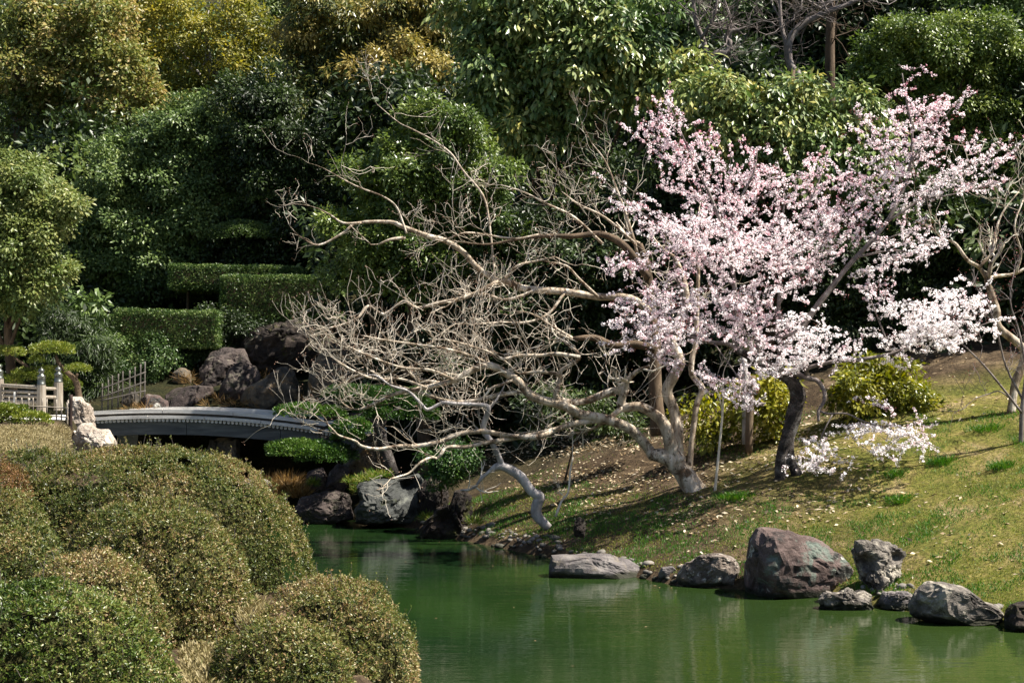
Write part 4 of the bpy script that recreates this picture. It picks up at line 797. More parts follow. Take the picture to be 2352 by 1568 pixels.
# ------------------------------------------------------------------ foreground azaleas
def azalea(label, mat, lobes, Lf=.0275, tint=.4, shoots=40):
    """lobes: (u, v_top, half width, v_base, D, depth ratio)"""
    G = []
    for (u, vt, hw, vb, D, dr) in lobes:
        a = at(u, vt, D); bz = at(u, vb, D)[2]; h = a[2] - bz; G.append((np.array([a[0], D + .0, bz]), np.array([hw * D / F, hw * D / F * dr, h])))
    c0 = np.mean([g[0] for g in G], 0); root = empty('azalea_bush', (c0[0], c0[1], gz(c0[0], c0[1])), label, 'bush', 'rounded azaleas along the near bank')
    PP, AX, NN, TT, LL = [], [], [], [], []
    core_V, core_F, off = [], [], 0; sh = Tubes()
    for gi, (c, r) in enumerate(G):
        area = 2 * math.pi * ((r[0] * r[1]) ** 1.6 / 3 + (r[0] * r[2]) ** 1.6 / 3 + (r[1] * r[2]) ** 1.6 / 3) ** (1 / 1.6)
        per = 6; n = int(area * 2.7 / (Lf * Lf * .42 * .5 * per) * .86)
        d = rdir(n); d[:, 2] = np.abs(d[:, 2]) * 1.12 - .12; d = nrm(d)
        k = (d[:, 1] < .15) | (R.random(n) < .12); d = d[k]
        def rad(dd): return 1 + .10 * (fbm(dd * 3 + gi * 7.7 + c[0], 3) - .5) * 2
        sq = d / (np.abs(d) ** 2.4).sum(1, keepdims=True) ** (1 / 2.4)
        p = c + sq * r * rad(d)[:, None]
        lump = (fbm(p * 9, 2) - .5) * .05 + (fbm(p * 24, 2) - .5) * .05
        out = nrm(d / r)
        p = p + out * (lump - R.random(len(p)) ** 2 * .05)[:, None]
        keep = fbm(p * 7.5 + 70, 2) > .26 + .05 * R.random(len(p))
        for gj, (c2, r2) in enumerate(G):
            if gj != gi:
                q = (p - c2) / (r2 * .97); keep &= ((q * q).sum(1) > .93) | (p[:, 2] < c2[2] - .2)
        p, out = p[keep], out[keep]; n = len(p)
        tw = nrm(out + R.normal(0, .35, (n, 3)) + np.array([0, 0, .3]))
        t = tint + R.normal(0, .13, n) + (fbm(p * 2.2 + 5, 3) - .5) * .9
        for j in range(per):
            ax = nrm(tw * R.uniform(.25, .9, (n, 1)) + R.normal(0, .75, (n, 3)))
            PP.append(p + R.normal(0, .007, (n, 3))); AX.append(ax); NN.append(nrm(tw * 1.0 + R.normal(0, .42, (n, 3)))); TT.append(t + (.22 if j < 2 else -.06) + R.normal(0, .14, n)); LL.append(Lf * R.uniform(.55, 1.35, n))
        # shoots standing out of the clipped surface
        sel = R.choice(n, min(n, int(shoots * area)), replace=False); sel = sel[out[sel, 2] > .15]
        for q in sel:
            hh = R.uniform(.03, .12); tip = p[q] + (out[q] * .5 + np.array([0, 0, .8]) + R.normal(0, .2, 3)) * hh
            sh.add([p[q], (p[q] + tip) / 2 + R.normal(0, .004, 3), tip], [.0028, .0022, .0015], 3)
            m_ = 8; s_ = R.random((m_, 1)); PP.append(p[q] + (tip - p[q]) * np.clip(s_ + .1, 0, 1)); AX.append(nrm(R.normal(0, .6, (m_, 3)) + np.array([0, 0, .55]))); NN.append(rdir(m_)); TT.append(np.full(m_, t[q]) + R.normal(0, .12, m_)); LL.append(Lf * R.uniform(.6, 1.2, m_))
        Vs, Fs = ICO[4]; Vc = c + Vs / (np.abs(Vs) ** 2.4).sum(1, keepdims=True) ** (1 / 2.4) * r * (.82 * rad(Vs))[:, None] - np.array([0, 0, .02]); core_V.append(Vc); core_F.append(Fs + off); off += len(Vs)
    P, A, N, T, L = map(np.concatenate, (PP, AX, NN, TT, LL))
    leaf_mesh('foliage', P, A, N, L, L * .42, np.clip(T, 0, 1), M[mat], root)
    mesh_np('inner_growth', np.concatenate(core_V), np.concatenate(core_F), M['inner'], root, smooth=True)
    sh.build('shoots', M['cherry_limb'], root, kind='stuff')
    return root
azalea('largest azalea mound at the back, its long crest falling towards the pond', 'azalea', [(330, 1032, 408, 1400, 16.0, .45), (130, 1036, 220, 1400, 16.4, .6)], tint=.38)
azalea('reddish azalea bush at the left edge below the low pine', 'azaleared', [(-20, 1050, 110, 1300, 15.6, .8)], tint=.45)
azalea('small brown azalea mound at the left edge under the reddish bush', 'azalea', [(5, 1120, 125, 1420, 14.2, .8)], tint=.36)
azalea('middle azalea mound in front of the largest one, brown on its shaded side', 'azalea', [(350, 1146, 224, 1480, 13.0, .7)], tint=.40)
azalea('low brown azalea mound at the left edge behind the green leaved one', 'azalea', [(30, 1205, 150, 1440, 12.2, .8)], tint=.38)
azalea('greyish azalea mound in front of the middle one', 'azalea', [(215, 1268, 172, 1560, 11.0, .8)], tint=.55)
azalea('green leaved azalea in the bottom left corner', 'azaleagreen', [(80, 1335, 320, 1680, 9.6, .6)], tint=.30)
azalea('azalea mound nearest the pond with its right side over the water', 'azalea', [(765, 1332, 196, 1600, 11.9, .8)], tint=.50)
azalea('low azalea in front of the pondside mound at the bottom', 'azalea', [(650, 1424, 168, 1620, 10.5, .8)], tint=.42)

# ------------------------------------------------------------------ bare trees
def bare_tree(name, label, traces, Dbase, bark='bare_bark', twig='twig_bark', tw=1.0, buds='tip', up=.5, cat='tree', seed=1, dens=1.0, tlen=(.55, 1.25), dark=(), thin=.74):
    """traces: (points, radii px, depth offset start, end, twigs per metre)"""
    rng = np.random.default_rng(seed)
    root = empty(name, at(traces[0][0][0][0], traces[0][0][0][1], Dbase), label, cat)
    T = [Tubes(), Tubes(), []]
    for k, (pts, rad, d0, d1, tpm) in enumerate(traces):
        n = len(pts); dd = np.linspace(d0, d1, n) + (rng.normal(0, .05, n) if k else 0)
        P = [at(u, v, Dbase + q) for (u, v), q in zip(pts, dd)]
        rm = [r * Dbase / F * (.84 if k == 0 else thin) for r in rad]
        capped_tube('trunk' if k == 0 else 'limb', P, rm, M['brown_bark' if k in dark else bark], root, sides=10 if k == 0 else 7, rough=.10)
        S = smooth_poly(P, 5); seg = np.linalg.norm(np.diff(S, axis=0), axis=1).sum(); rr = np.interp(np.linspace(0, 1, len(S)), np.linspace(0, 1, len(rm)), rm)
        for j in range(int(seg * tpm * dens)):
            i = rng.integers(1, len(S)); t = S[i] - S[i - 1]; t /= np.linalg.norm(t) + 1e-9
            d = t * rng.uniform(.3, 1.0) + rng.normal(0, .55, 3) * np.array([.8, .8, 1]) + np.array([-.15, .30, up * .5])
            r0 = min(rr[i] * .55, rng.uniform(.006, .013)); grow(T, S[i], d, rng.uniform(*tlen), r0, 2, up, rng)
        if tpm > 0:
            t = S[-1] - S[-3]; grow(T, S[-1], t, .7, max(rr[-1] * .8, .006), 2, up, rng)
    if T[0].items: T[0].build('branches', M[bark], root, kind='stuff')
    if T[1].items: T[1].build('twigs', M[twig], root, kind='stuff')
    if buds and T[2]:
        E = np.array(T[2]); E = np.repeat(E, 3, 0) + R.normal(0, .03, (len(E) * 3, 3)); n = len(E)
        leaf_mesh('buds', E, rdir(n), rdir(n), .026, .014, R.random(n), M[buds], root)
    return root

bt1 = bare_tree('bare_tree', 'bare pale tree leaning from the grass, its arched limbs reaching left over the water', [
    ([(1615, 1172), (1590, 1118), (1565, 1080), (1535, 1052), (1497, 1043)], [46, 31, 28, 24, 17], 0, 0, 0),
    ([(1600, 1140), (1625, 1168), (1665, 1188), (1690, 1192)], [16, 12, 7, 3], 0, -.2, 0), ([(1595, 1145), (1580, 1176), (1560, 1194), (1540, 1200)], [15, 11, 6, 3], -.1, -.5, 0),
    ([(1500, 1048), (1489, 1029), (1448, 985), (1392, 962), (1335, 951), (1298, 932), (1223, 910), (1197, 880), (1163, 857), (1122, 838), (1084, 850), (1043, 872), (990, 887), (930, 898), (893, 910), (848, 932), (825, 940)], [15, 14, 13, 12, 11, 9, 7, 5, 3], 0, -.9, 3.0),
    ([(1400, 964), (1358, 966), (1313, 974), (1279, 985), (1234, 1003), (1167, 1000), (1110, 990), (1054, 996), (1009, 1015), (953, 1024), (918, 1024), (868, 1031), (831, 1024), (815, 1012), (779, 1000), (765, 987), (749, 970)], [10, 8, 7, 6, 5, 3, 2], -.1, -1.5, 1.6),
    ([(1290, 982), (1220, 998), (1170, 1008), (1139, 1012), (1105, 1019), (1065, 1026), (1026, 1026), (1014, 1041), (1004, 1052), (990, 1050), (965, 1062), (941, 1085), (915, 1094), (897, 1099)], [6, 6, 5, 4, 3, 2], -.3, -1.7, 1.5),
    ([(1560, 1062), (1543, 1032), (1530, 981), (1509, 955), (1470, 933), (1427, 933), (1437, 893)], [22, 18, 16, 14, 12, 11], 0, -.1, 0.6),
    ([(1440, 893), (1399, 900), (1343, 921), (1298, 921), (1277, 910), (1287, 872), (1290, 850), (1332, 820), (1298, 784)], [12, 11, 9, 8, 7, 5, 4], -.1, -.4, 2.4),
    ([(1332, 820), (1276, 812), (1242, 816), (1193, 816), (1155, 824), (1125, 809), (1088, 797), (1036, 782), (998, 779)], [6, 5, 4, 3, 2], -.4, -.6, 3.0),
    ([(1287, 860), (1238, 853), (1193, 857), (1167, 835), (1148, 820)], [5, 4, 3, 2], -.35, -.6, 2.5),
    ([(1012, 878), (957, 869), (938, 846), (968, 835), (998, 835)], [4, 4, 3, 2], -.6, -.7, 2.5),
    ([(1178, 872), (1148, 884), (1129, 891), (1110, 912), (1080, 925)], [4, 4, 3, 2], -.5, -.7, 2.5),
    ([(1200, 898), (1129, 910), (1103, 917), (1036, 921), (960, 899), (900, 880), (850, 850)], [6, 5, 4, 3, 2], -.4, -.9, 3.0),
    ([(1430, 935), (1405, 955), (1385, 970)], [8, 7, 6], -.1, -.1, 0.5),
    ([(1562, 1065), (1556, 1024), (1556, 981), (1547, 938), (1532, 899), (1547, 865), (1562, 835), (1556, 809), (1543, 783), (1560, 735), (1577, 693), (1569, 637), (1556, 603)], [17, 16, 15, 15, 15, 14, 13, 9, 6], .1, .3, .9),
    ([(1043, 872), (990, 850), (930, 845), (880, 830), (830, 810), (790, 790)], [4, 4, 3, 3, 2], -.7, -1.0, 3.4),
    ([(1163, 857), (1090, 820), (1020, 800), (950, 790), (880, 780), (830, 770)], [4, 4, 3, 3, 2], -.5, -.9, 3.2),
    ([(980, 890), (920, 870), (860, 870), (810, 850), (775, 830)], [4, 3, 3, 2], -.8, -1.2, 3.4)], 25.2, seed=3, dens=1.12, thin=.86)
bare_tree('bare_tree', 'tall bare tree with a thick brown trunk whose long limbs spread across the centre', [
    ([(1515, 1000), (1508, 930), (1504, 860), (1504, 790), (1494, 700), (1488, 620), (1470, 560)], [24, 19, 18, 17, 14, 10, 7], 0, .1, .4),
    ([(1500, 720), (1448, 685), (1373, 681), (1298, 670), (1204, 662), (1167, 647), (1137, 643), (1095, 613), (1065, 580), (1024, 553), (983, 542), (923, 520), (897, 510), (822, 512), (788, 535), (732, 563), (690, 545)], [15, 14, 13, 13, 12, 11, 10, 8, 6, 4, 2.5], 0, -.9, 1.7),
    ([(1145, 645), (1073, 681), (1005, 696), (957, 707), (927, 692), (882, 722), (846, 703), (822, 730), (788, 745), (754, 754)], [7, 7, 6, 6, 5, 4], -.6, -1.0, 2.2),
    ([(1230, 665), (1193, 681), (1155, 688), (1110, 675), (1054, 685)], [6, 6, 5, 4], -.4, -.7, 2.0),
    ([(930, 546), (897, 550), (870, 561)], [7, 5, 3], -.8, -.9, 1.5),
    ([(934, 536), (923, 505), (908, 472), (877, 450), (817, 427), (742, 386)], [4, 4, 3, 3, 1.5], -.8, -.9, 1.6),
    ([(830, 512), (788, 512), (758, 493), (728, 478)], [5, 4, 3, 2], -.9, -1.0, 1.2),
    ([(1490, 640), (1437, 568), (1384, 538), (1317, 542), (1253, 542), (1186, 550), (1122, 561), (1062, 557)], [15, 15, 12, 9, 7, 5, 4, 2], 0, -.7, 2.2),
    ([(1242, 538), (1186, 548), (1120, 540), (1070, 535), (1020, 552)], [5, 4, 4, 3], -.3, -.6, 2.6),
    ([(1137, 640), (1125, 520), (1110, 450), (1065, 394), (1035, 352), (994, 322), (945, 296), (915, 281), (866, 240)], [4, 4, 4, 3, 2.5, 1.5], -.4, .2, 1.2),
    ([(1160, 640), (1190, 610), (1230, 600), (1275, 590)], [6, 5, 4, 3], -.4, -.5, 2.4),
    ([(1470, 600), (1440, 500), (1415, 430), (1390, 370), (1360, 330)], [7, 6, 4, 3, 2], .1, .2, 2.2),
    ([(1460, 560), (1390, 500), (1330, 470), (1290, 440)], [6, 5, 4, 2], 0, -.2, 2.4),
    ([(1384, 560), (1320, 500), (1260, 470), (1200, 440), (1150, 425)], [6, 5, 4, 3, 2], -.2, -.5, 2.4),
    ([(1504, 800), (1455, 790), (1410, 793), (1365, 775), (1317, 778)], [16, 15, 14, 12, 9], -.1, -.5, 1.2),
    ([(1317, 778), (1270, 750), (1220, 720), (1180, 715)], [7, 5, 3, 2], -.5, -.7, 2.6),
    ([(1373, 681), (1330, 640), (1300, 610), (1250, 600)], [6, 5, 4, 2], -.2, -.4, 2.4),
    ([(1298, 670), (1260, 720), (1210, 740), (1150, 740), (1090, 745)], [6, 5, 4, 3], -.3, -.7, 2.6)], 26.6, seed=5, dens=.8, tlen=(.5, 1.15), dark=(0, 7, 14), thin=.62)
bare_tree('bare_tree', 'small grey bare trunk with a broken stub rising from the water edge', [
    ([(1260, 1212), (1232, 1180), (1236, 1152), (1240, 1140), (1220, 1126), (1190, 1089), (1151, 1070), (1128, 1079)], [12, 14, 15, 14, 13, 13, 12, 7], 0, -.2, .2),
    ([(1155, 1073), (1143, 1042), (1127, 1011), (1110, 985), (1122, 940), (1110, 930), (1047, 927), (1017, 925), (983, 940), (968, 928), (938, 898), (897, 885), (859, 861), (814, 872)], [10, 9, 9, 9, 7, 6, 6, 5, 5, 4, 3, 2], -.2, -.7, 1.0),
    ([(1122, 940), (1140, 918), (1150, 900)], [5, 4, 2], -.2, -.2, 1.5)], 24.9, bark='grey_bark', seed=9, dens=.9)
bare_tree('bare_tree', 'bare tree at the right edge with a swollen foot and forked crown', [
    ([(2328, 1000), (2322, 966), (2325, 926), (2333, 877), (2350, 833), (2347, 797), (2294, 752), (2290, 715), (2276, 672), (2267, 641)], [19, 13, 11, 12, 12, 11, 10, 10, 9], 0, .1, .3),
    ([(2267, 641), (2249, 614), (2222, 597), (2196, 561), (2178, 552)], [7, 6, 5, 3], .1, 0, 1.7),
    ([(2267, 641), (2293, 634), (2333, 628), (2380, 600)], [7, 6, 5, 4], .1, .2, 1.7),
    ([(2249, 614), (2280, 579), (2285, 539), (2302, 490), (2340, 440)], [5, 5, 4, 3, 2], .1, .3, 2.2),
    ([(2333, 628), (2345, 580), (2330, 520), (2350, 460)], [5, 4, 3, 2], .1, 0, 2.0)], 25.0, seed=13, dens=.95, up=.8)
bare_tree('red_budded_tree', 'thin dark sapling at the right edge with red budded twigs fanning left', [
    ([(2347, 1110), (2345, 1040), (2347, 948), (2352, 900), (2362, 820)], [8, 7, 6, 5, 4], 0, 0, .6),
    ([(2347, 948), (2302, 890), (2258, 837), (2213, 792)], [4, 3.5, 3, 2], 0, -.3, 2.6), ([(2350, 920), (2310, 840), (2290, 760), (2270, 700)], [4, 3, 2.5, 2], 0, .1, 2.4), ([(2358, 850), (2340, 760), (2320, 690), (2330, 620)], [3.5, 3, 2, 1.5], 0, .2, 2.4), ([(2345, 940), (2300, 900), (2270, 905), (2240, 915)], [2.5, 2, 1.5], 0, -.2, 1.5)], 23.6, bark='cherry_limb', twig='cherry_limb', buds='bud', seed=15, up=.7, dens=1.0, tlen=(.3, .6))
bare_tree('slender_tree', 'slender bent tan trunk just right of the leaning bare tree', [
    ([(1584, 1092), (1587, 1040), (1590, 1003), (1601, 926), (1613, 893), (1589, 859), (1590, 820), (1598, 786), (1602, 680), (1606, 551)], [9, 8, 8, 8, 9, 8, 8, 7, 6, 4], 0, .1, .3)], 25.6, seed=17)
bare_tree('sapling', 'thin straight sapling between the slender trunk and the cherry', [([(1640, 1148), (1652, 1030), (1660, 940), (1661, 860)], [4, 3.5, 3, 2], 0, 0, .5)], 24.6, seed=19, bark='twig_bark')
bare_tree('sapling', 'crooked little bare sapling beside the grey broken trunk', [([(1276, 1186), (1290, 1150), (1305, 1130), (1310, 1080), (1316, 1050)], [3.5, 3, 2.5, 2], 0, 0, 1.2)], 25.2, seed=21, bark='twig_bark', tlen=(.2, .5))
for lab, tr in (('reddish brown support post under the cherry crown', [([(1720, 1040), (1722, 950), (1728, 862)], [9, 9, 8])]), ('pale grey support pole next to the reddish brown post', [([(1712, 1020), (1712, 900), (1708, 815)], [8, 8, 7])])):
    (pts, rad) = tr[0]; tag(capped_tube('support_post', [at(u, v, 26.4 if 'pale' in lab else 26.1) for u, v in pts], [r * 26 / F for r in rad], M['grey_bark' if 'pale' in lab else 'brown_bark'], None, sides=9, rough=.05, origin=at(pts[0][0], pts[0][1], 26.2)), lab, 'post')
# stump on the turf
sp = rock('small dark rotten stump on the turf above the flat slate rock', [(1318, 1232), (1320, 1196), (1332, 1186), (1344, 1192), (1346, 1215), (1342, 1234)], 23.6, .12, 'crag', name='tree_stump', cat='stump', sub=4, facets=3, rough=.2, seed=71)

# ------------------------------------------------------------------ the cherry
CD = 24.2
cherry = empty('cherry_tree', at(1810, 1145, CD), 'old cherry tree with a dark crooked trunk in full pale pink blossom', 'tree')
CT = [
    ('trunk', 'dark_bark', [(1796, 1160), (1795, 1125), (1792, 1094), (1796, 1048), (1814, 987), (1826, 942), (1832, 908), (1822, 880), (1799, 859), (1768, 847), (1738, 832), (1714, 814), (1689, 802)], [30, 19, 14, 15, 17, 17, 17, 16, 15, 14, 12, 10, 9], 0, 0),
    ('trunk', 'dark_bark', [(1850, 1140), (1840, 1110), (1826, 1079), (1814, 1048), (1815, 1002)], [26, 15, 13, 12, 10], 0, 0),
    ('root', 'dark_bark', [(1840, 1115), (1862, 1140), (1895, 1152)], [11, 8, 3], 0, .1), ('root', 'dark_bark', [(1793, 1125), (1778, 1156), (1755, 1172)], [11, 8, 3], 0, -.3), ('root', 'dark_bark', [(1800, 1130), (1806, 1166), (1822, 1180)], [11, 8, 4], -.1, -.5),
    ('limb', 'cherry_limb', [(1695, 803), (1677, 792), (1665, 788), (1634, 786), (1607, 777), (1586, 759), (1580, 728), (1560, 660), (1545, 590)], [8, 7, 7, 6, 5, 4, 3, 2], 0, -.5),
    ('limb', 'cherry_limb', [(1689, 800), (1687, 744), (1687, 658), (1674, 577), (1640, 470), (1580, 340), (1525, 215)], [9, 8, 7, 6, 5, 3, 1.5], 0, -.3),
    ('limb', 'cherry_limb', [(1738, 832), (1744, 789), (1768, 780), (1820, 765), (1850, 735)], [9, 7, 6, 4], 0, -.5),
    ('limb', 'cherry_limb', [(1785, 850), (1820, 856), (1857, 869), (1878, 875), (1893, 899), (1892, 923), (1881, 942), (1880, 968)], [10, 9, 8, 7, 6, 5, 4], 0, -.5),
    ('limb', 'cherry_limb', [(1854, 866), (1854, 847), (1881, 838), (1921, 829), (1968, 826), (2048, 812), (2120, 780), (2200, 740)], [7, 7, 6, 6, 5, 4, 2], -.1, -.8),
    ('limb', 'cherry_limb', [(1790, 848), (1802, 800), (1848, 744), (1878, 701), (1912, 658), (1946, 614), (1995, 561), (2039, 506), (2076, 431), (2091, 375), (2095, 300), (2084, 244), (2072, 169)], [10, 9, 9, 9, 8, 8, 7, 6, 5, 4, 3, 2], 0, .3),
    ('limb', 'cherry_limb', [(2039, 508), (2088, 476), (2125, 450), (2170, 420), (2219, 386), (2260, 360), (2312, 337)], [5, 4, 4, 3, 2, 1.5], .1, .1),
    ('limb', 'cherry_limb', [(2125, 456), (2192, 446), (2305, 416)], [3, 2, 1.5], .1, -.1),
    ('limb', 'cherry_limb', [(1782, 850), (1792, 800), (1788, 723), (1792, 637), (1790, 560), (1802, 450), (1785, 370)], [9, 7, 6, 5, 4, 3, 2], 0, .4),
    ('limb', 'cherry_limb', [(1687, 660), (1640, 610), (1570, 550), (1490, 500), (1395, 430)], [5, 4, 4, 3, 1.5], 0, -.6),
    ('limb', 'cherry_limb', [(1607, 777), (1540, 765), (1460, 745), (1400, 700)], [4, 3, 2.5, 1.5], -.3, -.8),
    ('limb', 'cherry_limb', [(1560, 650), (1500, 615), (1440, 610), (1390, 625)], [3, 2.5, 2, 1.5], -.5, -.8),
    ('limb', 'cherry_limb', [(1790, 600), (1840, 500), (1880, 420), (1890, 370)], [4, 3, 2], .2, .4),
    ('limb', 'cherry_limb', [(1788, 700), (1850, 610), (1920, 520), (1990, 450)], [4, 4, 3, 2], 0, .6),
    ('limb', 'cherry_limb', [(1674, 577), (1690, 480), (1730, 400), (1740, 340)], [5, 4, 3, 1.5], -.1, .2),
    ('limb', 'cherry_limb', [(1970, 590), (2050, 575), (2110, 580), (2172, 535)], [4, 3, 2, 1.5], .1, -.2),
    ('limb', 'cherry_limb', [(2000, 556), (2060, 540), (2128, 508)], [3, 2, 1.5], .1, 0),
    ('limb', 'cherry_limb', [(1885, 945), (1905, 950), (1945, 950), (1990, 970), (2060, 990), (2160, 1030)], [3, 3, 2.5, 2, 1.2], -.5, -1.2),
    ('limb', 'cherry_limb', [(1912, 952), (1888, 1000), (1872, 1075)], [2.5, 2, 1.2], -.6, -.7),
    ('limb', 'cherry_limb', [(1640, 788), (1670, 830), (1700, 870), (1740, 905)], [2.5, 2, 1.5], -.2, -.6),
    ('limb', 'cherry_limb', [(2048, 812), (2020, 740), (2000, 690)], [3, 2.5, 2], -.5, -.6),
    ('limb', 'cherry_limb', [(2110, 785), (2190, 770), (2285, 735)], [3, 2.5, 1.5], -.7, -.9),
    ('limb', 'cherry_limb', [(2090, 375), (2130, 320), (2200, 230)], [3, 2, 1.2], .2, .2),
    ('limb', 'cherry_limb', [(2080, 430), (2020, 330), (1960, 250)], [3, 2, 1.2], .2, .4),
]
for (nm, mt, pts, rad, d0, d1) in CT:
    dd = np.linspace(d0, d1, len(pts)); capped_tube(nm, [at(u, v, CD + q) for (u, v), q in zip(pts, dd)], [r * (1 if nm != 'limb' else .76) * CD / F for r in rad], M[mt], cherry, sides=12 if nm in ('trunk', 'root') else 7, rough=.16 if nm == 'trunk' else .08)
Vk, Fk = ICO[2]; mesh_np('knot', at(1838, 912, CD - .08) + Vk * np.array([.07, .07, .11]) * (1 + .3 * (fbm(Vk * 2, 2) - .5))[:, None], Fk, M['dark_bark'], cherry, smooth=True)

# blossom sprays: (u0, v0, u1, v1, spread px, clusters, pinkness 0 pink bud .. 1 white, depth)
SP = [
    (1680, 640, 1390, 432, 22, 150, .62, -.6), (1640, 560, 1440, 480, 26, 120, .62, -.4), (1660, 560, 1520, 205, 26, 170, .5, -.3), (1600, 420, 1455, 260, 24, 90, .5, -.1), (1620, 470, 1470, 300, 30, 110, .52, 0), (1560, 330, 1640, 300, 24, 50, .4, 0),
    (1690, 500, 1640, 330, 26, 90, .5, .1), (1720, 480, 1740, 340, 30, 100, .5, .2), (1790, 520, 1790, 360, 30, 110, .52, .4), (1850, 520, 1890, 350, 30, 110, .5, .5), (1900, 520, 1990, 400, 28, 100, .5, .5), (1940, 560, 2040, 420, 24, 80, .52, .3),
    (1500, 540, 1660, 600, 30, 130, .66, -.6), (1560, 500, 1700, 570, 34, 140, .62, -.3), (1640, 520, 1800, 560, 36, 170, .66, 0), (1700, 600, 1830, 540, 40, 190, .70, -.2), (1780, 620, 1920, 500, 38, 190, .68, .1), (1860, 600, 1960, 480, 30, 120, .6, .3), (1820, 460, 1900, 420, 34, 90, .55, .5), (1660, 440, 1760, 430, 34, 100, .52, .3),
    (1700, 690, 1830, 610, 36, 140, .66, -.3), (1800, 640, 1900, 600, 30, 90, .62, 0), (1600, 660, 1700, 690, 34, 110, .62, -.2),
    (1390, 625, 1560, 575, 16, 90, .48, -.8), (1520, 640, 1620, 600, 16, 50, .55, -.5), (1470, 650, 1500, 670, 14, 16, .4, -.6),
    (1395, 715, 1560, 690, 26, 130, .62, -.8), (1420, 760, 1600, 740, 26, 150, .68, -.8), (1410, 790, 1560, 770, 16, 70, .6, -.7), (1560, 700, 1720, 730, 30, 150, .62, -.4), (1560, 760, 1680, 770, 20, 70, .6, -.4), (1680, 720, 1790, 720, 30, 120, .58, -.2), (1520, 800, 1570, 850, 18, 46, .55, -.6), (1700, 760, 1780, 790, 24, 70, .6, -.4),
    (1740, 830, 1830, 820, 22, 90, .82, -.6), (1790, 790, 1900, 780, 26, 130, .88, -.6), (1800, 740, 1860, 740, 20, 60, .85, -.5), (1830, 830, 1920, 815, 20, 80, .86, -.6), (1930, 830, 1965, 790, 12, 34, .7, -.7), (1760, 860, 1790, 850, 14, 24, .8, -.5),
    (1600, 850, 1680, 900, 18, 56, .6, -.4), (1660, 890, 1750, 930, 20, 70, .72, -.5), (1690, 860, 1720, 900, 16, 36, .65, -.5),
    (2010, 690, 2140, 740, 20, 120, .9, -.7), (2030, 780, 2140, 790, 20, 120, .92, -.8), (2100, 730, 2230, 660, 20, 120, .9, -.8), (2080, 760, 2180, 740, 26, 120, .93, -.8), (2130, 760, 2280, 735, 22, 150, .92, -.9), (2140, 800, 2210, 780, 16, 50, .92, -.9), (2190, 720, 2260, 690, 16, 50, .85, -.9), (2020, 700, 2010, 640, 14, 30, .55, -.5), (2040, 820, 2090, 830, 12, 24, .8, -.8),
    (1975, 620, 2100, 590, 18, 90, .75, -.1), (2080, 595, 2175, 535, 15, 80, .72, -.2), (1990, 560, 2060, 550, 14, 50, .66, .1), (2050, 548, 2130, 508, 14, 56, .66, 0), (1965, 660, 2010, 650, 14, 26, .6, 0),
    (2090, 470, 2170, 415, 16, 70, .72, .1), (2150, 430, 2230, 385, 18, 80, .72, .1), (2210, 390, 2310, 340, 18, 70, .62, .1), (2190, 446, 2310, 412, 12, 44, .6, 0), (2220, 340, 2240, 300, 14, 24, .5, .2), (2290, 370, 2330, 340, 12, 14, .4, .1),
    (1990, 400, 2090, 350, 30, 90, .6, .3), (2020, 340, 2150, 330, 32, 110, .6, .3), (2090, 290, 2200, 225, 26, 90, .48, .2), (1960, 260, 2010, 330, 22, 50, .5, .4), (2050, 240, 2140, 250, 28, 60, .5, .3), (2140, 330, 2180, 280, 22, 50, .55, .2), (2050, 400, 2080, 390, 20, 40, .66, .2), (2075, 200, 2100, 190, 22, 14, .35, .2), (2010, 470, 2050, 440, 18, 40, .66, .2),
    (1945, 985, 2050, 985, 15, 90, .84, -1.0), (2040, 990, 2090, 1010, 14, 50, .84, -1.1), (2060, 1030, 2160, 1025, 14, 60, .78, -1.2), (2000, 1030, 2060, 1045, 10, 24, .78, -1.2), (1815, 1050, 1905, 1060, 18, 60, .82, -.7), (1860, 1020, 1900, 1030, 16, 36, .82, -.7), (1850, 1075, 1890, 1085, 12, 24, .85, -.7), (1980, 920, 2030, 925, 14, 14, .6, -.8), (2130, 960, 2100, 990, 10, 8, .6, -1),
]
FP, FA, FT, FR = [], [], [], []
BP, BT_ = [], []
tw = Tubes()
for (u0, v0, u1, v1, sp_, nc, wt, dd) in SP:
    a = at(u0, v0, CD + dd); b_ = at(u1, v1, CD + dd); s = CD / F; ax = b_ - a
    nt = max(5, int(nc / 3.8)); an = ax / np.linalg.norm(ax)
    for k in range(nt):                       # twigs of the spray, each strung with small flower clusters
        t = R.random(); ln = R.uniform(.22, .52)
        d = nrm(an * .75 + R.normal(0, .52, 3) * np.array([1.25, 1, .7]) + np.array([0, 0, .04]))
        c = a + ax * t + R.normal(0, 1, 3) * np.array([sp_ * s * .85, .35, sp_ * s * .66]) - d * ln * .5
        q = c + d * ln; mid = (c + q) / 2 + R.normal(0, .025, 3); tw.add([c, mid, q], [.0055, .0045, .003], 4)
        m_ = int(ln * R.uniform(26, 40)); tt = np.sort(R.random(m_)); thin = R.uniform(.5, 1.0)
        cc = c + (q - c) * tt[:, None] + 2 * (mid - (c + q) / 2) * (tt * (1 - tt) * 2)[:, None] + R.normal(0, .013, (m_, 3))
        for z, tz in zip(cc, tt):
            f = int(R.integers(4, 10) * thin) + 1; dirs = rdir(f); rad = R.uniform(.010, .032)
            FP.append(z + dirs * rad); FA.append(nrm(dirs + R.normal(0, .35, (f, 3)))); w_ = np.clip(wt + .16 + R.normal(0, .12) - (tz > .82) * .25 + R.normal(0, .12, f), 0, 1); FT.append(w_); FR.append(R.uniform(.010, .0165, f))
        nb = R.integers(3, 10) if wt < .7 else R.integers(0, 3)
        if nb: BP.append(c + (q - c) * R.uniform(.5, 1.08, (nb, 1)) + R.normal(0, .022, (nb, 3)))
FP, FA, FT, FR = map(np.concatenate, (FP, FA, FT, FR)); n = len(FP)
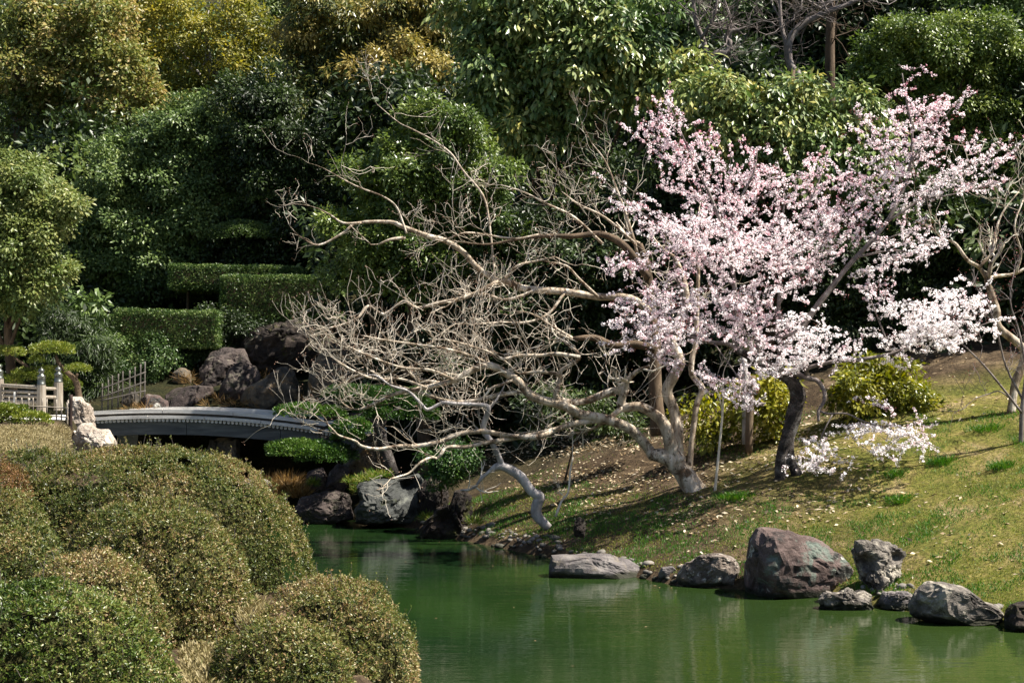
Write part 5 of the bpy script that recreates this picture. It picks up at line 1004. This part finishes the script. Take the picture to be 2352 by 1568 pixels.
# every flower: a five petalled disc (finer petal outlines would not show at this size)
ref = rdir(n); e1 = nrm(np.cross(FA, ref)); e2 = np.cross(FA, e1); ang = np.arange(5) * 2 * math.pi / 5
rim = FP[:, None] + FR[:, None, None] * (np.cos(ang)[None, :, None] * e1[:, None] + np.sin(ang)[None, :, None] * e2[:, None]) + (FA * FR[:, None] * .25)[:, None]
mesh_np('blossoms', rim.reshape(-1, 3), np.arange(n * 5).reshape(n, 5), M['petal'], cherry, tint=FT, kind='stuff')
BP = np.concatenate(BP); nb = len(BP); leaf_mesh('flower_buds', BP, rdir(nb), rdir(nb), .03, .016, R.random(nb), M['bud'], cherry)
tw.build('twigs', M['cherry_limb'], cherry, kind='stuff')

# ------------------------------------------------------------------ turf, grass, fallen leaves on the bank
def bank_points(n, xr, yr, dmin, dmax):
    x = R.uniform(*xr, n); y = R.uniform(*yr, n); d = pond_dist(x, y); k = (d > dmin) & (d < dmax); x, y, d = x[k], y[k], d[k]
    xc = np.interp(y, [0, 5, 12, 18, 24, 30, 36], [15, 11, 7, 2.5, -2.2, -6, -4]); k = x > xc; return x[k], y[k], d[k]
x, y, d = bank_points(480000, (-3, 13), (14, 30), .12, 6.5)
pn = fbm(np.stack([x * .9, y * .9, 0 * x + 3], -1), 4); p2 = fbm(np.stack([x * 2.6, y * 2.6, 0 * x + 9], -1), 3)
sunny = sstep(.2, 4.5, x + .25 * (y - 22)); low = 1 - sstep(1.0, 3.2, d)
pr = np.clip((pn - .42) * 4.2 + .75 * low * sstep(-.6, 1.2, x) + .38 * sunny * (x > 3.5), .04, 1.0)
pr = pr * (1 - .8 * np.exp(-((x - 5.4) / 2.0) ** 2 - ((y - 24.3) / .9) ** 2)) * (1 - .6 * np.exp(-((x - 9.2) / 1.5) ** 2 - ((y - 21.5) / 1.2) ** 2))
pr = pr * (1 - .75 * sstep(2.2, 3.2, d + (pn - .5) * 3) * (1 - sstep(6.2, 8.2, x)))
k = R.random(len(x)) < pr * .75; x, y, pn, p2, low = x[k], y[k], pn[k], p2[k], low[k]; z = ground_z(x, y); n = len(x)
lush = sstep(.47, .60, p2 + low * .10)
hgt = R.uniform(.02, .045, n) * (1 + lush * .9)
leaf_mesh('grass', np.stack([x, y, z - .005], -1), nrm(R.normal(0, .5, (n, 3)) + np.array([0, 0, 1])), R.normal(0, 1, (n, 3)) + np.array([0, -.8, .3]), hgt, .011, np.clip(.56 - .46 * lush + R.normal(0, .17, n), 0, 1), M['grassleaf'])
tag(bpy.data.objects['grass'], 'short turf and green grass on the sunny bank', 'grass', kind='stuff')
x, y, d = bank_points(90000, (-3, 13), (14, 33), .15, 9)
pn = fbm(np.stack([x * .7, y * .7, 0 * x + 30], -1), 3); k = R.random(len(x)) < np.clip((pn - .38) * 2.2, .04, .9) * (.22 + .75 * sstep(1.0, 2.2, d)) * (1 - .9 * sstep(5.0, 7, x)); x, y = x[k], y[k]; z = ground_z(x, y); n = len(x)
leaf_mesh('fallen_leaves', np.stack([x, y, z + .015], -1), nrm(R.normal(0, 1, (n, 3)) * np.array([1, 1, .3])), nrm(R.normal(0, .45, (n, 3)) + np.array([-.3, -.2, 1])), R.uniform(.05, .12, n), R.uniform(.02, .05, n), np.clip(R.normal(.45, .25, n), 0, 1), M['litter'])
fx = np.array([(935, 1290), (1130, 1300), (1180, 1395), (760, 1330), (1010, 1245), (1415, 1365), (1540, 1350), (1230, 1470), (1005, 1420), (1480, 1440), (1700, 1420), (1905, 1440), (2080, 1460), (860, 1420), (1320, 1530), (1500, 1345), (1515, 1350), (1100, 1262)], float)
fp = np.array([at(u, v, EYE * F / (v - HZ)) for u, v in fx]); fp[:, 2] = .006; n = len(fp)
tag(leaf_mesh('floating_leaves', fp, nrm(R.normal(0, 1, (n, 3)) * np.array([1, 1, .05])), nrm(R.normal(0, .1, (n, 3)) + np.array([0, 0, 1])), R.uniform(.03, .06, n), .025, R.uniform(.0, .4, n), M['litter']), 'a few dry leaves floating on the pond', 'floating leaves', kind='stuff')
tag(bpy.data.objects['fallen_leaves'], 'dry pale leaves fallen over the bank', 'fallen leaves', kind='stuff')
tot = sum(sum(max(1, len(p.vertices) - 2) for p in o.data.polygons) if len(o.data.polygons) < 3000 else len(o.data.loops) - 2 * len(o.data.polygons) for o in SC.objects if o.type == 'MESH')
print('TRIS', tot)
